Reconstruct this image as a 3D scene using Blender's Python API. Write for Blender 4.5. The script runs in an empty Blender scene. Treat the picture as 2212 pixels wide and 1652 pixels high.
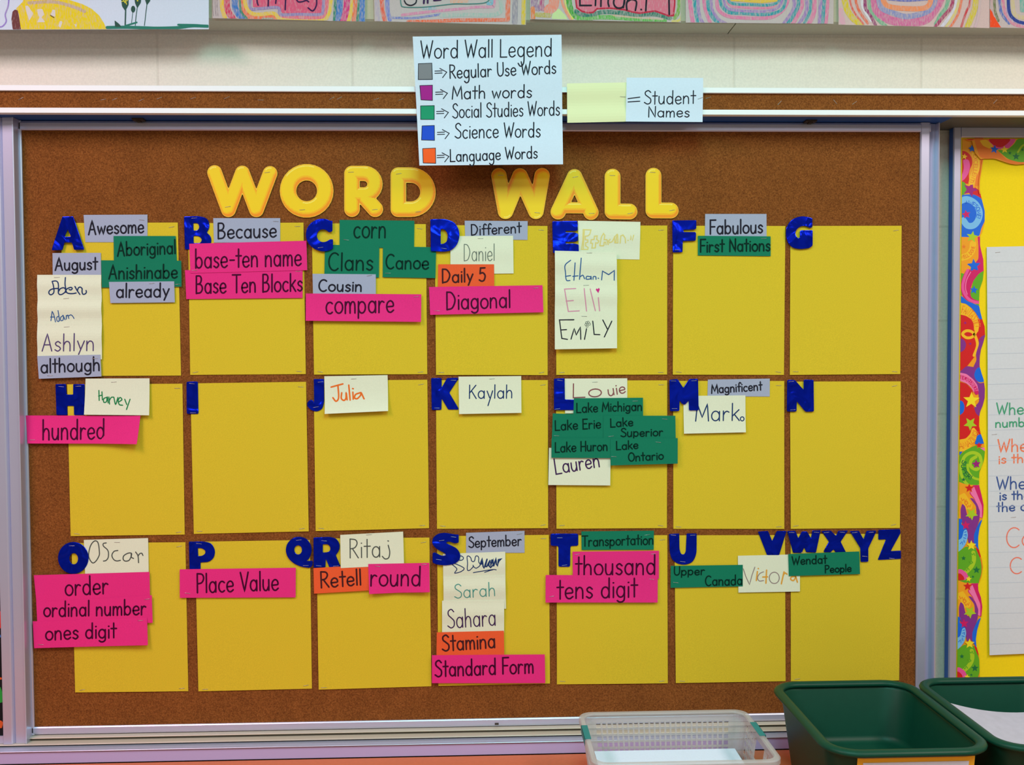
import bpy, bmesh, math, random
from math import sin, cos, pi, radians
from mathutils import Vector, Matrix
from mathutils.geometry import tessellate_polygon
random.seed(7)
S = bpy.context.scene
COL = S.collection

# ---------------------------------------------------------------- camera
FPX, PITCH, YAW, ROLL, DIST, EYE = 2150.0, -0.0336, -0.0350, -0.0055, 2.025, 1.60
_R = (Matrix(((1, 0, 0), (0, 0, -1), (0, 1, 0))) @ Matrix.Rotation(YAW, 3, 'Y')
      @ Matrix.Rotation(PITCH, 3, 'X') @ Matrix.Rotation(ROLL, 3, 'Z'))
CAMPOS = Vector((0, -DIST, EYE))
cam_d = bpy.data.cameras.new('camera')
cam = bpy.data.objects.new('camera', cam_d)
COL.objects.link(cam)
cam_d.sensor_width = 36.0
cam_d.sensor_fit = 'HORIZONTAL'
cam_d.lens = 36.0 * FPX / 2212.0
cam_d.clip_start = 0.05
cam.matrix_world = Matrix.Translation(CAMPOS) @ _R.to_4x4()
S.camera = cam

# ---------------------------------------------------------------- world, exposure, ceiling lights
S.view_settings.view_transform = 'Standard'
S.view_settings.look = 'None'
S.view_settings.exposure = 0.0
S.view_settings.gamma = 1.0
S.view_settings.use_curve_mapping = False
S.cycles.use_denoising = True
S.cycles.max_bounces = 8
W = bpy.data.worlds.new('world')
S.world = W
W.use_nodes = True
W.node_tree.nodes['Background'].inputs[0].default_value = (0.5, 0.55, 0.62, 1)
W.node_tree.nodes['Background'].inputs[1].default_value = 0.0

CEIL = 2.95
LAMPS = [  # x, y, size x, size y, watts, tint (made up to imitate a lens colour cast)
    (-1.45, -1.50, 0.55, 1.15, 42, (1.0, 0.66, 0.76)),
    (0.20, -1.50, 0.55, 1.15, 31, (0.36, 1.0, 0.92)),
    (1.85, -1.50, 0.55, 1.15, 42, (1.0, 0.76, 0.72)),
    (-1.45, -3.80, 0.55, 1.15, 13, (1.0, 0.86, 0.96)),
    (0.20, -3.80, 0.55, 1.15, 24, (0.62, 1.0, 0.96)),
    (1.85, -3.80, 0.55, 1.15, 13, (1.0, 0.90, 0.96)),
]
for i, (lx, ly, sx, sy, w, tint) in enumerate(LAMPS):
    ld = bpy.data.lights.new('ceiling_light', 'AREA')
    ld.shape = 'RECTANGLE'
    ld.size, ld.size_y = sx, sy
    ld.energy = w
    ld.color = tint
    lo = bpy.data.objects.new('ceiling_tube_light', ld)
    lo.location = (lx, ly, CEIL - 0.045)
    COL.objects.link(lo)

# ---------------------------------------------------------------- helpers
def lin(c):
    return tuple((v / 255 / 12.92) if v / 255 <= 0.04045 else ((v / 255 + 0.055) / 1.055) ** 2.4 for v in c)

def ray(px, py):
    return _R @ Vector(((px - 1106) / FPX, (826 - py) / FPX, -1))

def at(px, py, y=0.0):            # the point of the photo on the upright plane at depth y
    d = ray(px, py)
    return CAMPOS + d * ((y + DIST) / d.y)

def atz(px, py, z):               # ... on the level plane at height z
    d = ray(px, py)
    return CAMPOS + d * ((z - EYE) / d.z)

MATS = {}
def mat(name, rgb, rough=0.6, metal=0.0, grain=0.0, gscale=300, bump=0.0, bscale=400, spec=0.3, coat=0.0):
    if name in MATS:
        return MATS[name]
    m = bpy.data.materials.new(name)
    m.use_nodes = True
    nt = m.node_tree
    b = nt.nodes['Principled BSDF']
    c = lin(rgb) + (1,)
    b.inputs['Base Color'].default_value = c
    b.inputs['Roughness'].default_value = rough
    b.inputs['Metallic'].default_value = metal
    b.inputs['Specular IOR Level'].default_value = spec
    if coat:
        b.inputs['Coat Weight'].default_value = coat
        b.inputs['Coat Roughness'].default_value = 0.15
    if grain or bump:
        tc = nt.nodes.new('ShaderNodeTexCoord')
    if grain:
        n = nt.nodes.new('ShaderNodeTexNoise')
        n.inputs['Scale'].default_value = gscale
        n.inputs['Detail'].default_value = 3
        nt.links.new(tc.outputs['Object'], n.inputs['Vector'])
        r = nt.nodes.new('ShaderNodeMapRange')
        r.inputs['From Min'].default_value = 0.3
        r.inputs['From Max'].default_value = 0.7
        r.inputs['To Min'].default_value = 1 - grain
        r.inputs['To Max'].default_value = 1 + grain
        nt.links.new(n.outputs['Fac'], r.inputs['Value'])
        mx = nt.nodes.new('ShaderNodeVectorMath')
        mx.operation = 'SCALE'
        mx.inputs[0].default_value = c[:3]
        nt.links.new(r.outputs[0], mx.inputs['Scale'])
        nt.links.new(mx.outputs[0], b.inputs['Base Color'])
    if bump:
        n = nt.nodes.new('ShaderNodeTexNoise')
        n.inputs['Scale'].default_value = bscale
        n.inputs['Detail'].default_value = 2
        nt.links.new(tc.outputs['Object'], n.inputs['Vector'])
        bp = nt.nodes.new('ShaderNodeBump')
        bp.inputs['Strength'].default_value = bump
        bp.inputs['Distance'].default_value = 0.002
        nt.links.new(n.outputs['Fac'], bp.inputs['Height'])
        nt.links.new(bp.outputs[0], b.inputs['Normal'])
    MATS[name] = m
    return m

def crayon(rgb, cover=0.75):      # wax crayon: pigment broken by the paper tooth
    key = 'crayon_%d_%d_%d_%d' % (*rgb, int(cover * 100))
    if key in MATS:
        return MATS[key]
    m = mat(key, rgb, 0.75)
    nt = m.node_tree
    b = nt.nodes['Principled BSDF']
    tc = nt.nodes.new('ShaderNodeTexCoord')
    mp = nt.nodes.new('ShaderNodeMapping')
    mp.inputs['Rotation'].default_value = (0, 0.7, 0)
    mp.inputs['Scale'].default_value = (1, 1, 0.35)
    n = nt.nodes.new('ShaderNodeTexNoise')
    n.inputs['Scale'].default_value = 320
    n.inputs['Detail'].default_value = 4
    r = nt.nodes.new('ShaderNodeMapRange')
    r.inputs['From Min'].default_value = cover - 0.35
    r.inputs['From Max'].default_value = cover + 0.1
    mx = nt.nodes.new('ShaderNodeMix')
    mx.data_type = 'RGBA'
    mx.inputs['A'].default_value = lin(rgb) + (1,)
    mx.inputs['B'].default_value = lin((205, 185, 185)) + (1,)
    nt.links.new(tc.outputs['Object'], mp.inputs['Vector'])
    nt.links.new(mp.outputs[0], n.inputs['Vector'])
    nt.links.new(n.outputs['Fac'], r.inputs['Value'])
    nt.links.new(r.outputs[0], mx.inputs['Factor'])
    nt.links.new(mx.outputs['Result'], b.inputs['Base Color'])
    return m

def tag(o, label=None, cat=None, group=None, kind=None):
    if label: o['label'] = label
    if cat: o['category'] = cat
    if group: o['group'] = group
    if kind: o['kind'] = kind
    return o

def wloc(o):
    v = Vector(o.location)
    while o.parent:
        o = o.parent
        v = v + Vector(o.location)
    return v

def mk(name, verts, faces, mats, parent=None, origin=None, smooth=False, fmat=None):
    """one mesh object from world-space vertices"""
    verts = [Vector(v) for v in verts]
    if origin is None:
        lo = Vector((min(v[i] for v in verts) for i in range(3)))
        hi = Vector((max(v[i] for v in verts) for i in range(3)))
        origin = (lo + hi) / 2
    origin = Vector(origin)
    me = bpy.data.meshes.new(name)
    me.from_pydata([tuple(v - origin) for v in verts], [], faces)
    for m in (mats if isinstance(mats, (list, tuple)) else [mats]):
        me.materials.append(m)
    if fmat:
        me.polygons.foreach_set('material_index', fmat)
    if smooth:
        me.polygons.foreach_set('use_smooth', [True] * len(me.polygons))
    me.update()
    o = bpy.data.objects.new(name, me)
    COL.objects.link(o)
    if parent:
        o.parent = parent
        o.location = origin - wloc(parent)
    else:
        o.location = origin
    return o

def empty(name, loc):
    o = bpy.data.objects.new(name, None)
    o.empty_display_size = 0.02
    o.location = loc
    COL.objects.link(o)
    return o

class MB:
    """collects boxes and swept shapes into one mesh"""
    def __init__(s):
        s.v, s.f, s.m = [], [], []
    def add(s, vs, fs, mi=0):
        b = len(s.v)
        s.v += [Vector(v) for v in vs]
        s.f += [tuple(i + b for i in f) for f in fs]
        s.m += [mi] * len(fs)
        return s
    def box(s, x0, x1, y0, y1, z0, z1, mi=0):
        vs = [(x, y, z) for x in (x0, x1) for y in (y0, y1) for z in (z0, z1)]
        return s.add(vs, [(0, 1, 3, 2), (4, 6, 7, 5), (0, 4, 5, 1), (2, 3, 7, 6), (0, 2, 6, 4), (1, 5, 7, 3)], mi)
    def hexa(s, p, mi=0):         # 4 front corners then 4 back corners
        return s.add(p, [(0, 1, 2, 3), (7, 6, 5, 4), (0, 4, 5, 1), (1, 5, 6, 2), (2, 6, 7, 3), (3, 7, 4, 0)], mi)
    def extrude(s, prof, axis, a, b, mi=0):   # closed 2D profile swept along x or z
        if axis == 'x':
            ring = lambda t: [Vector((t, p[0], p[1])) for p in prof]
        else:
            ring = lambda t: [Vector((p[0], p[1], t)) for p in prof]
        n = len(prof)
        tri = tessellate_polygon([[Vector((p[0], p[1], 0)) for p in prof]])
        fs = [(i, (i + 1) % n, n + (i + 1) % n, n + i) for i in range(n)]
        fs += [tuple(t) for t in tri] + [tuple(n + i for i in t[::-1]) for t in tri]
        return s.add(ring(a) + ring(b), fs, mi)
    def make(s, name, mats, parent=None, bevel=0.0, smooth=False, origin=None):
        o = mk(name, s.v, s.f, mats, parent, origin, smooth, s.m)
        bm = bmesh.new()
        bm.from_mesh(o.data)
        bmesh.ops.recalc_face_normals(bm, faces=bm.faces)
        bm.to_mesh(o.data)
        bm.free()
        if bevel:
            md = o.modifiers.new('bevel', 'BEVEL')
            md.width = bevel
            md.segments = 2
            md.limit_method = 'ANGLE'
        return o

# ---------------------------------------------------------------- strokes and handwriting
def smooth_path(pts, n=6):
    if len(pts) < 3:
        return [Vector(p) for p in pts]
    P = [Vector(p) for p in pts]
    closed = (P[0] - P[-1]).length < 1e-6
    out = []
    for i in range(len(P) - 1):
        p0 = P[i - 1] if i > 0 else (P[-2] if closed else P[0] * 2 - P[1])
        p3 = P[i + 2] if i + 2 < len(P) else (P[1] if closed else P[-1] * 2 - P[-2])
        p1, p2 = P[i], P[i + 1]
        for k in range(n):
            t = k / n
            out.append(0.5 * ((2 * p1) + (p2 - p0) * t + (2 * p0 - 5 * p1 + 4 * p2 - p3) * t * t
                              + (3 * p1 - p0 - 3 * p2 + p3) * t ** 3))
    out.append(P[-1])
    return out

def arc(cx, cy, rx, ry, a0, a1, n=16):
    return [(cx + rx * cos(radians(a0 + (a1 - a0) * i / n)), cy + ry * sin(radians(a0 + (a1 - a0) * i / n))) for i in range(n + 1)]

def c(*p): return ('c', list(p))
def l(*p): return ('l', list(p))
def dot(x, y): return ('l', [(x - .012, y), (x + .012, y + .004)])
bowl = ('l', arc(.26, .28, .22, .28, 45, 405))
GL = {
 'a': (.62, [bowl, l((.48, .55), (.48, 0))]),
 'b': (.62, [l((.05, 1), (.05, 0)), ('l', arc(.27, .28, .22, .28, 135, 495))]),
 'c': (.54, [('l', arc(.27, .28, .23, .28, 48, 312))]),
 'd': (.63, [bowl, l((.48, 1), (.48, 0))]),
 'e': (.58, [c((.05, .27), (.26, .28), (.45, .31), (.42, .48), (.26, .56), (.09, .46), (.04, .25), (.13, .05), (.30, 0), (.47, .1))]),
 'f': (.42, [c((.42, .9), (.3, 1), (.19, .88), (.17, .5), (.17, 0)), l((.02, .55), (.36, .55))]),
 'g': (.62, [bowl, c((.48, .55), (.48, .2), (.47, -.2), (.36, -.38), (.2, -.4), (.07, -.28))]),
 'h': (.59, [l((.05, 1), (.05, 0)), c((.05, .34), (.18, .54), (.34, .54), (.43, .38), (.44, 0))]),
 'i': (.2, [l((.07, .54), (.07, 0)), dot(.07, .76)]),
 'j': (.34, [c((.22, .54), (.22, .1), (.2, -.25), (.1, -.36), (-.04, -.28)), dot(.22, .76)]),
 'k': (.54, [l((.05, 1), (.05, 0)), l((.42, .62), (.06, .26)), l((.17, .36), (.45, 0))]),
 'l': (.2, [l((.06, 1), (.06, 0))]),
 'm': (.8, [l((.05, .56), (.05, 0)), c((.05, .34), (.15, .53), (.28, .54), (.34, .38), (.35, 0)), c((.35, .34), (.45, .53), (.58, .54), (.65, .38), (.66, 0))]),
 'n': (.59, [l((.05, .56), (.05, 0)), c((.05, .34), (.18, .54), (.34, .54), (.43, .38), (.44, 0))]),
 'o': (.6, [('l', arc(.27, .28, .24, .28, 90, 450))]),
 'p': (.62, [l((.05, .56), (.05, -.42)), ('l', arc(.27, .28, .22, .28, 135, 495))]),
 'r': (.47, [l((.05, .56), (.05, 0)), c((.05, .32), (.13, .48), (.24, .55), (.36, .5))]),
 's': (.48, [c((.37, .46), (.22, .56), (.07, .46), (.13, .33), (.28, .26), (.37, .13), (.22, 0), (.04, .08))]),
 't': (.42, [l((.18, .95), (.18, 0)), l((0, .6), (.37, .6))]),
 'u': (.59, [c((.05, .56), (.05, .2), (.15, .01), (.31, .02), (.43, .22)), l((.44, .56), (.44, 0))]),
 'v': (.5, [l((.03, .56), (.22, 0), (.42, .56))]),
 'w': (.74, [l((.03, .56), (.17, 0), (.33, .5), (.49, 0), (.65, .56))]),
 'y': (.52, [l((.04, .56), (.24, .05)), l((.45, .56), (.12, -.4))]),
 'A': (.7, [l((0, 0), (.3, 1), (.58, 0)), l((.11, .36), (.48, .36))]),
 'B': (.66, [l((.06, 1), (.06, 0)), c((.06, 1), (.34, .98), (.44, .8), (.34, .58), (.06, .52)), c((.06, .52), (.4, .48), (.52, .26), (.38, .04), (.06, 0))]),
 'C': (.7, [('l', arc(.36, .5, .33, .5, 50, 310))]),
 'D': (.74, [l((.06, 1), (.06, 0)), c((.06, 1), (.38, .94), (.6, .55), (.42, .1), (.06, 0))]),
 'E': (.6, [l((.5, 1), (.06, 1), (.06, 0), (.5, 0)), l((.06, .52), (.42, .52))]),
 'F': (.56, [l((.5, 1), (.06, 1), (.06, 0)), l((.06, .52), (.42, .52))]),
 'G': (.74, [('l', arc(.36, .5, .33, .5, 50, 350)), l((.4, .42), (.69, .42))]),
 'H': (.68, [l((.06, 1), (.06, 0)), l((.56, 1), (.56, 0)), l((.06, .5), (.56, .5))]),
 'I': (.22, [l((.08, 1), (.08, 0))]),
 'K': (.64, [l((.06, 1), (.06, 0)), l((.52, 1), (.06, .42)), l((.2, .58), (.56, 0))]),
 'L': (.58, [l((.06, 1), (.06, 0), (.5, 0))]),
 'M': (.84, [l((.02, 0), (.1, 1), (.38, .22), (.66, 1), (.74, 0))]),
 'N': (.7, [l((.06, 0), (.06, 1), (.56, 0), (.56, 1))]),
 'O': (.74, [('l', arc(.34, .5, .31, .5, 90, 450))]),
 'P': (.6, [l((.06, 1), (.06, 0)), c((.06, 1), (.4, .95), (.5, .74), (.36, .52), (.06, .46))]),
 'R': (.64, [l((.06, 1), (.06, 0)), c((.06, 1), (.38, .95), (.48, .76), (.34, .54), (.06, .48)), l((.2, .5), (.55, 0))]),
 'S': (.62, [c((.5, .86), (.32, 1), (.1, .9), (.1, .7), (.3, .54), (.5, .36), (.48, .1), (.26, 0), (.02, .12))]),
 'T': (.66, [l((.32, 1), (.32, 0)), l((0, 1), (.62, 1))]),
 'U': (.68, [c((.06, 1), (.06, .3), (.2, .02), (.42, .04), (.55, .3), (.55, 1))]),
 'V': (.62, [l((0, 1), (.28, 0), (.54, 1))]),
 'W': (.9, [l((0, 1), (.2, 0), (.42, .78), (.58, 0), (.82, 1))]),
 'X': (.62, [l((0, 1), (.54, 0)), l((.54, 1), (0, 0))]),
 'Z': (.6, [l((.02, 1), (.5, 1), (.02, 0), (.52, 0))]),
 'J': (.5, [c((.4, 1), (.4, .3), (.3, .02), (.1, .05), (.02, .25))]),
 '5': (.6, [l((.45, 1), (.12, 1), (.08, .58)), c((.08, .58), (.3, .62), (.46, .4), (.38, .08), (.2, 0), (.02, .1))]),
 '-': (.46, [l((.06, .38), (.36, .38))]),
 '=': (.6, [l((.05, .42), (.52, .45)), l((.05, .24), (.52, .27))]),
 '>': (.5, [l((.0, .72), (.42, .36), (.14, -.02))]),
 '.': (.22, [dot(.07, .02)]),
 '!': (.25, [l((.08, 1), (.08, .3)), dot(.08, .03)]),
 ' ': (.34, []),
}

def text_strokes(t):
    x, out = 0.0, []
    for ch in t:
        adv, st = GL[ch]
        for kind, pts in st:
            q = [Vector((p[0] + x, p[1])) for p in pts]
            out.append(smooth_path(q, 5) if kind == 'c' else q)
        x += adv + 0.03
    return out, x - 0.12

def line_text(t, x0, y0, x1, y1, cap, slant=0.03, jit=0.4, desc=0.6):
    st, w = text_strokes(t)
    d = Vector((x1 - x0, y1 - y0))
    e = d / w
    up = Vector((d.y, -d.x)).normalized() * cap
    res = []
    for s in st:
        j = random.uniform(-jit, jit)
        res.append([Vector((x0, y0 + j)) + e * (p.x + slant * p.y) + up * (p.y if p.y > 0 else p.y * desc) for p in s])
    return res

def arc_text(t, cx, cy, r, a0, a1, cap, flip=1):
    """letters along an arc in the picture; angles in degrees, clockwise from the right, as y runs down"""
    st, w = text_strokes(t)
    res = []
    for s in st:
        q = []
        for p in s:
            a = radians(a0 + (a1 - a0) * p.x / w)
            rr = r + flip * cap * (p.y - .5)
            q.append(Vector((cx + rr * cos(a), cy + rr * sin(a))))
        res.append(q)
    return res

def ribbon(strokes, width, mapper, mb, mi=0, eps=0.0, step=1.2e-5):
    """flat ink strokes of the given width (photo px) laid on a surface"""
    for si, s in enumerate(strokes):
        s = [Vector(p) for p in s]
        q = [s[0]]
        for p in s[1:]:
            if (p - q[-1]).length > 0.15:
                q.append(p)
        if len(q) < 2:
            q = [q[0] - Vector((width * .2, 0)), q[0] + Vector((width * .2, 0))]
        n = len(q)
        L, Rr = [], []
        h = width / 2
        for i in range(n):
            a = (q[i] - q[i - 1]).normalized() if i else (q[1] - q[0]).normalized()
            b = (q[i + 1] - q[i]).normalized() if i < n - 1 else a
            t = a + b
            t = t.normalized() if t.length > 0.2 else b
            k = min(1.6, 1 / max(0.35, t.dot(b)))
            nv = Vector((-t.y, t.x)) * h * k
            L.append(q[i] + nv)
            Rr.append(q[i] - nv)
        d = (q[1] - q[0]).normalized()
        nn = Vector((-d.y, d.x))
        cap0 = [q[0] + (-d * cos(a) + nn * sin(a)) * h for a in (pi / 4, 0, -pi / 4)]
        d2 = (q[-1] - q[-2]).normalized()
        nn2 = Vector((-d2.y, d2.x))
        cap1 = [q[-1] + (d2 * cos(a) + nn2 * sin(a)) * h for a in (pi / 4, 0, -pi / 4)]
        e = eps + step * (si % 9)
        pts = L + Rr + cap0 + cap1
        fs = [(i, i + 1, n + i + 1, n + i) for i in range(n - 1)]
        fs.append((0, 2 * n, 2 * n + 1, 2 * n + 2, n))
        fs.append((n - 1, 2 * n + 3, 2 * n + 4, 2 * n + 5, 2 * n - 1))
        mb.add([mapper(p, e) for p in pts], fs, mi)

def fillpoly(pts, mapper, mb, mi=0, eps=0.0):
    v = [Vector((p[0], p[1], 0)) for p in pts]
    tri = tessellate_polygon([v])
    mb.add([mapper(p, eps) for p in pts], [tuple(t) for t in tri], mi)

def fillquad(q, mapper, mb, mi=0, eps=0.0, n=8):
    q = [Vector(p) for p in q]
    g = [(q[0] * (1 - i / n) + q[1] * (i / n)) * (1 - j / n) + (q[3] * (1 - i / n) + q[2] * (i / n)) * (j / n) for j in range(n + 1) for i in range(n + 1)]
    mb.add([mapper(p, eps) for p in g], [(j * (n + 1) + i, j * (n + 1) + i + 1, (j + 1) * (n + 1) + i + 1, (j + 1) * (n + 1) + i) for j in range(n) for i in range(n)], mi)

def dens_open(q, step=5):
    out = [q[0]]
    for a, b in zip(q, q[1:]):
        n = max(1, int((b - a).length / step))
        out += [a + (b - a) * (i + 1) / n for i in range(n)]
    return out

def star(cx, cy, r, rot=-90, k=0.45):
    return [(cx + (r if i % 2 == 0 else r * k) * cos(radians(rot + 36 * i)),
             cy + (r if i % 2 == 0 else r * k) * sin(radians(rot + 36 * i))) for i in range(10)]

def zoom(ox, oy, s):
    return lambda pts: [(ox + p[0] / s, oy + p[1] / s) for p in pts]

def planar(y):
    return lambda p, e: at(p[0], p[1], y - e)

# ---------------------------------------------------------------- materials
M_alu = mat('brushed_aluminium', (198, 200, 226), 0.36, 0.55, spec=0.5)
M_white_trim = mat('white_enamel_trim', (244, 246, 252), 0.4, 0.0, spec=0.5)
M_navy = mat('navy_track', (36, 84, 166), 0.5)
M_black = mat('black_paper', (14, 14, 18), 0.8)
M_staple = mat('staple_steel', (170, 168, 165), 0.35, 0.8)
M_wall = None
M_yellow = mat('yellow_construction_paper', (217, 188, 46), 0.85, grain=0.10, gscale=700, spec=0.15)
M_pink = mat('pink_cardstock', (230, 44, 130), 0.8, grain=0.05, gscale=500, spec=0.2)
M_green = mat('green_cardstock', (12, 119, 90), 0.8, grain=0.05, gscale=500, spec=0.2)
M_grey = mat('grey_cardstock', (164, 170, 196), 0.8, grain=0.04, gscale=500, spec=0.2)
M_orange = mat('orange_cardstock', (236, 92, 48), 0.8, grain=0.05, gscale=500, spec=0.2)
M_cream = mat('cream_paper', (226, 228, 204), 0.85, grain=0.03, gscale=500, spec=0.15)
M_white = mat('white_paper', (214, 226, 246), 0.8, grain=0.02, gscale=300, spec=0.2)
INK = {
 'k': mat('black_marker_ink', (38, 36, 48), 0.5),
 'kp': mat('marker_ink_on_pink', (70, 10, 48), 0.5),
 'kg': mat('marker_ink_on_green', (8, 44, 36), 0.5),
 'ko': mat('marker_ink_on_orange', (70, 32, 36), 0.5),
 'blue': mat('blue_crayon_ink', (52, 92, 150), 0.6),
 'navy': mat('navy_marker_ink', (32, 54, 104), 0.5),
 'purple': mat('purple_marker_ink', (86, 66, 116), 0.5),
 'plum': mat('plum_marker_ink', (66, 38, 84), 0.5),
 'green': mat('green_crayon_ink', (30, 128, 74), 0.6),
 'orange': mat('orange_crayon_ink', (232, 110, 40), 0.6),
 'grey': mat('pencil_grey', (104, 112, 104), 0.6),
 'pinkink': mat('pink_crayon_ink', (214, 140, 170), 0.6),
 'magenta': mat('magenta_marker_ink', (206, 44, 132), 0.6),
 'gold': mat('gold_crayon_ink', (226, 208, 128), 0.6),
 'amber': mat('amber_crayon_ink', (226, 160, 60), 0.6),
 'mauve': mat('mauve_pencil_ink', (150, 130, 128), 0.6),
 'brown': mat('brown_crayon_ink', (140, 84, 88), 0.6),
 'teal': mat('teal_pencil_ink', (78, 150, 140), 0.6),
}

for _m in INK.values():
    _m.node_tree.nodes['Principled BSDF'].inputs['Specular IOR Level'].default_value = 0.06

def cork_material():
    m = bpy.data.materials.new('cork')
    m.use_nodes = True
    nt = m.node_tree
    b = nt.nodes['Principled BSDF']
    b.inputs['Roughness'].default_value = 0.9
    b.inputs['Specular IOR Level'].default_value = 0.1
    tc = nt.nodes.new('ShaderNodeTexCoord')
    n1 = nt.nodes.new('ShaderNodeTexNoise')
    n1.inputs['Scale'].default_value = 380
    n1.inputs['Detail'].default_value = 4
    n1.inputs['Roughness'].default_value = 0.7
    n2 = nt.nodes.new('ShaderNodeTexVoronoi')
    n2.inputs['Scale'].default_value = 520
    n3 = nt.nodes.new('ShaderNodeTexNoise')
    n3.inputs['Scale'].default_value = 14
    n3.inputs['Detail'].default_value = 5
    for n in (n1, n2, n3):
        nt.links.new(tc.outputs['Object'], n.inputs['Vector'])
    r = nt.nodes.new('ShaderNodeValToRGB')
    els = r.color_ramp.elements
    els[0].position, els[0].color = 0.30, lin((94, 49, 23)) + (1,)
    els[1].position, els[1].color = 0.74, lin((160, 98, 50)) + (1,)
    e = els.new(0.5)
    e.color = lin((129, 74, 32)) + (1,)
    nt.links.new(n1.outputs['Fac'], r.inputs['Fac'])
    r2 = nt.nodes.new('ShaderNodeMapRange')
    r2.inputs['From Max'].default_value = 1.0
    r2.inputs['To Min'].default_value = 0.86
    r2.inputs['To Max'].default_value = 1.12
    nt.links.new(n2.outputs['Color'], r2.inputs['Value'])
    r3 = nt.nodes.new('ShaderNodeMapRange')
    r3.inputs['From Min'].default_value = 0.35
    r3.inputs['From Max'].default_value = 0.65
    r3.inputs['To Min'].default_value = 0.93
    r3.inputs['To Max'].default_value = 1.07
    nt.links.new(n3.outputs['Fac'], r3.inputs['Value'])
    mu = nt.nodes.new('ShaderNodeMath')
    mu.operation = 'MULTIPLY'
    nt.links.new(r2.outputs[0], mu.inputs[0])
    nt.links.new(r3.outputs[0], mu.inputs[1])
    vm = nt.nodes.new('ShaderNodeVectorMath')
    vm.operation = 'SCALE'
    nt.links.new(r.outputs['Color'], vm.inputs[0])
    nt.links.new(mu.outputs[0], vm.inputs['Scale'])
    nt.links.new(vm.outputs[0], b.inputs['Base Color'])
    bp = nt.nodes.new('ShaderNodeBump')
    bp.inputs['Strength'].default_value = 0.35
    bp.inputs['Distance'].default_value = 0.001
    nt.links.new(n1.outputs['Fac'], bp.inputs['Height'])
    nt.links.new(bp.outputs[0], b.inputs['Normal'])
    return m
M_cork = cork_material()

def foil_material():
    m = bpy.data.materials.new('blue_metallic_foil')
    m.use_nodes = True
    nt = m.node_tree
    b = nt.nodes['Principled BSDF']
    b.inputs['Base Color'].default_value = (0.003, 0.022, 0.78, 1)
    b.inputs['Metallic'].default_value = 0.92
    b.inputs['Roughness'].default_value = 0.2
    tc = nt.nodes.new('ShaderNodeTexCoord')
    oi = nt.nodes.new('ShaderNodeObjectInfo')
    ad = nt.nodes.new('ShaderNodeVectorMath')
    ad.operation = 'ADD'
    nt.links.new(tc.outputs['Object'], ad.inputs[0])
    nt.links.new(oi.outputs['Location'], ad.inputs[1])
    n = nt.nodes.new('ShaderNodeTexNoise')
    n.inputs['Scale'].default_value = 26
    n.inputs['Detail'].default_value = 1.5
    n.inputs['Distortion'].default_value = 0.6
    nt.links.new(ad.outputs[0], n.inputs['Vector'])
    bp = nt.nodes.new('ShaderNodeBump')
    bp.inputs['Strength'].default_value = 0.9
    bp.inputs['Distance'].default_value = 0.006
    nt.links.new(n.outputs['Fac'], bp.inputs['Height'])
    nt.links.new(bp.outputs[0], b.inputs['Normal'])
    return m
M_foil = foil_material()

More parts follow.
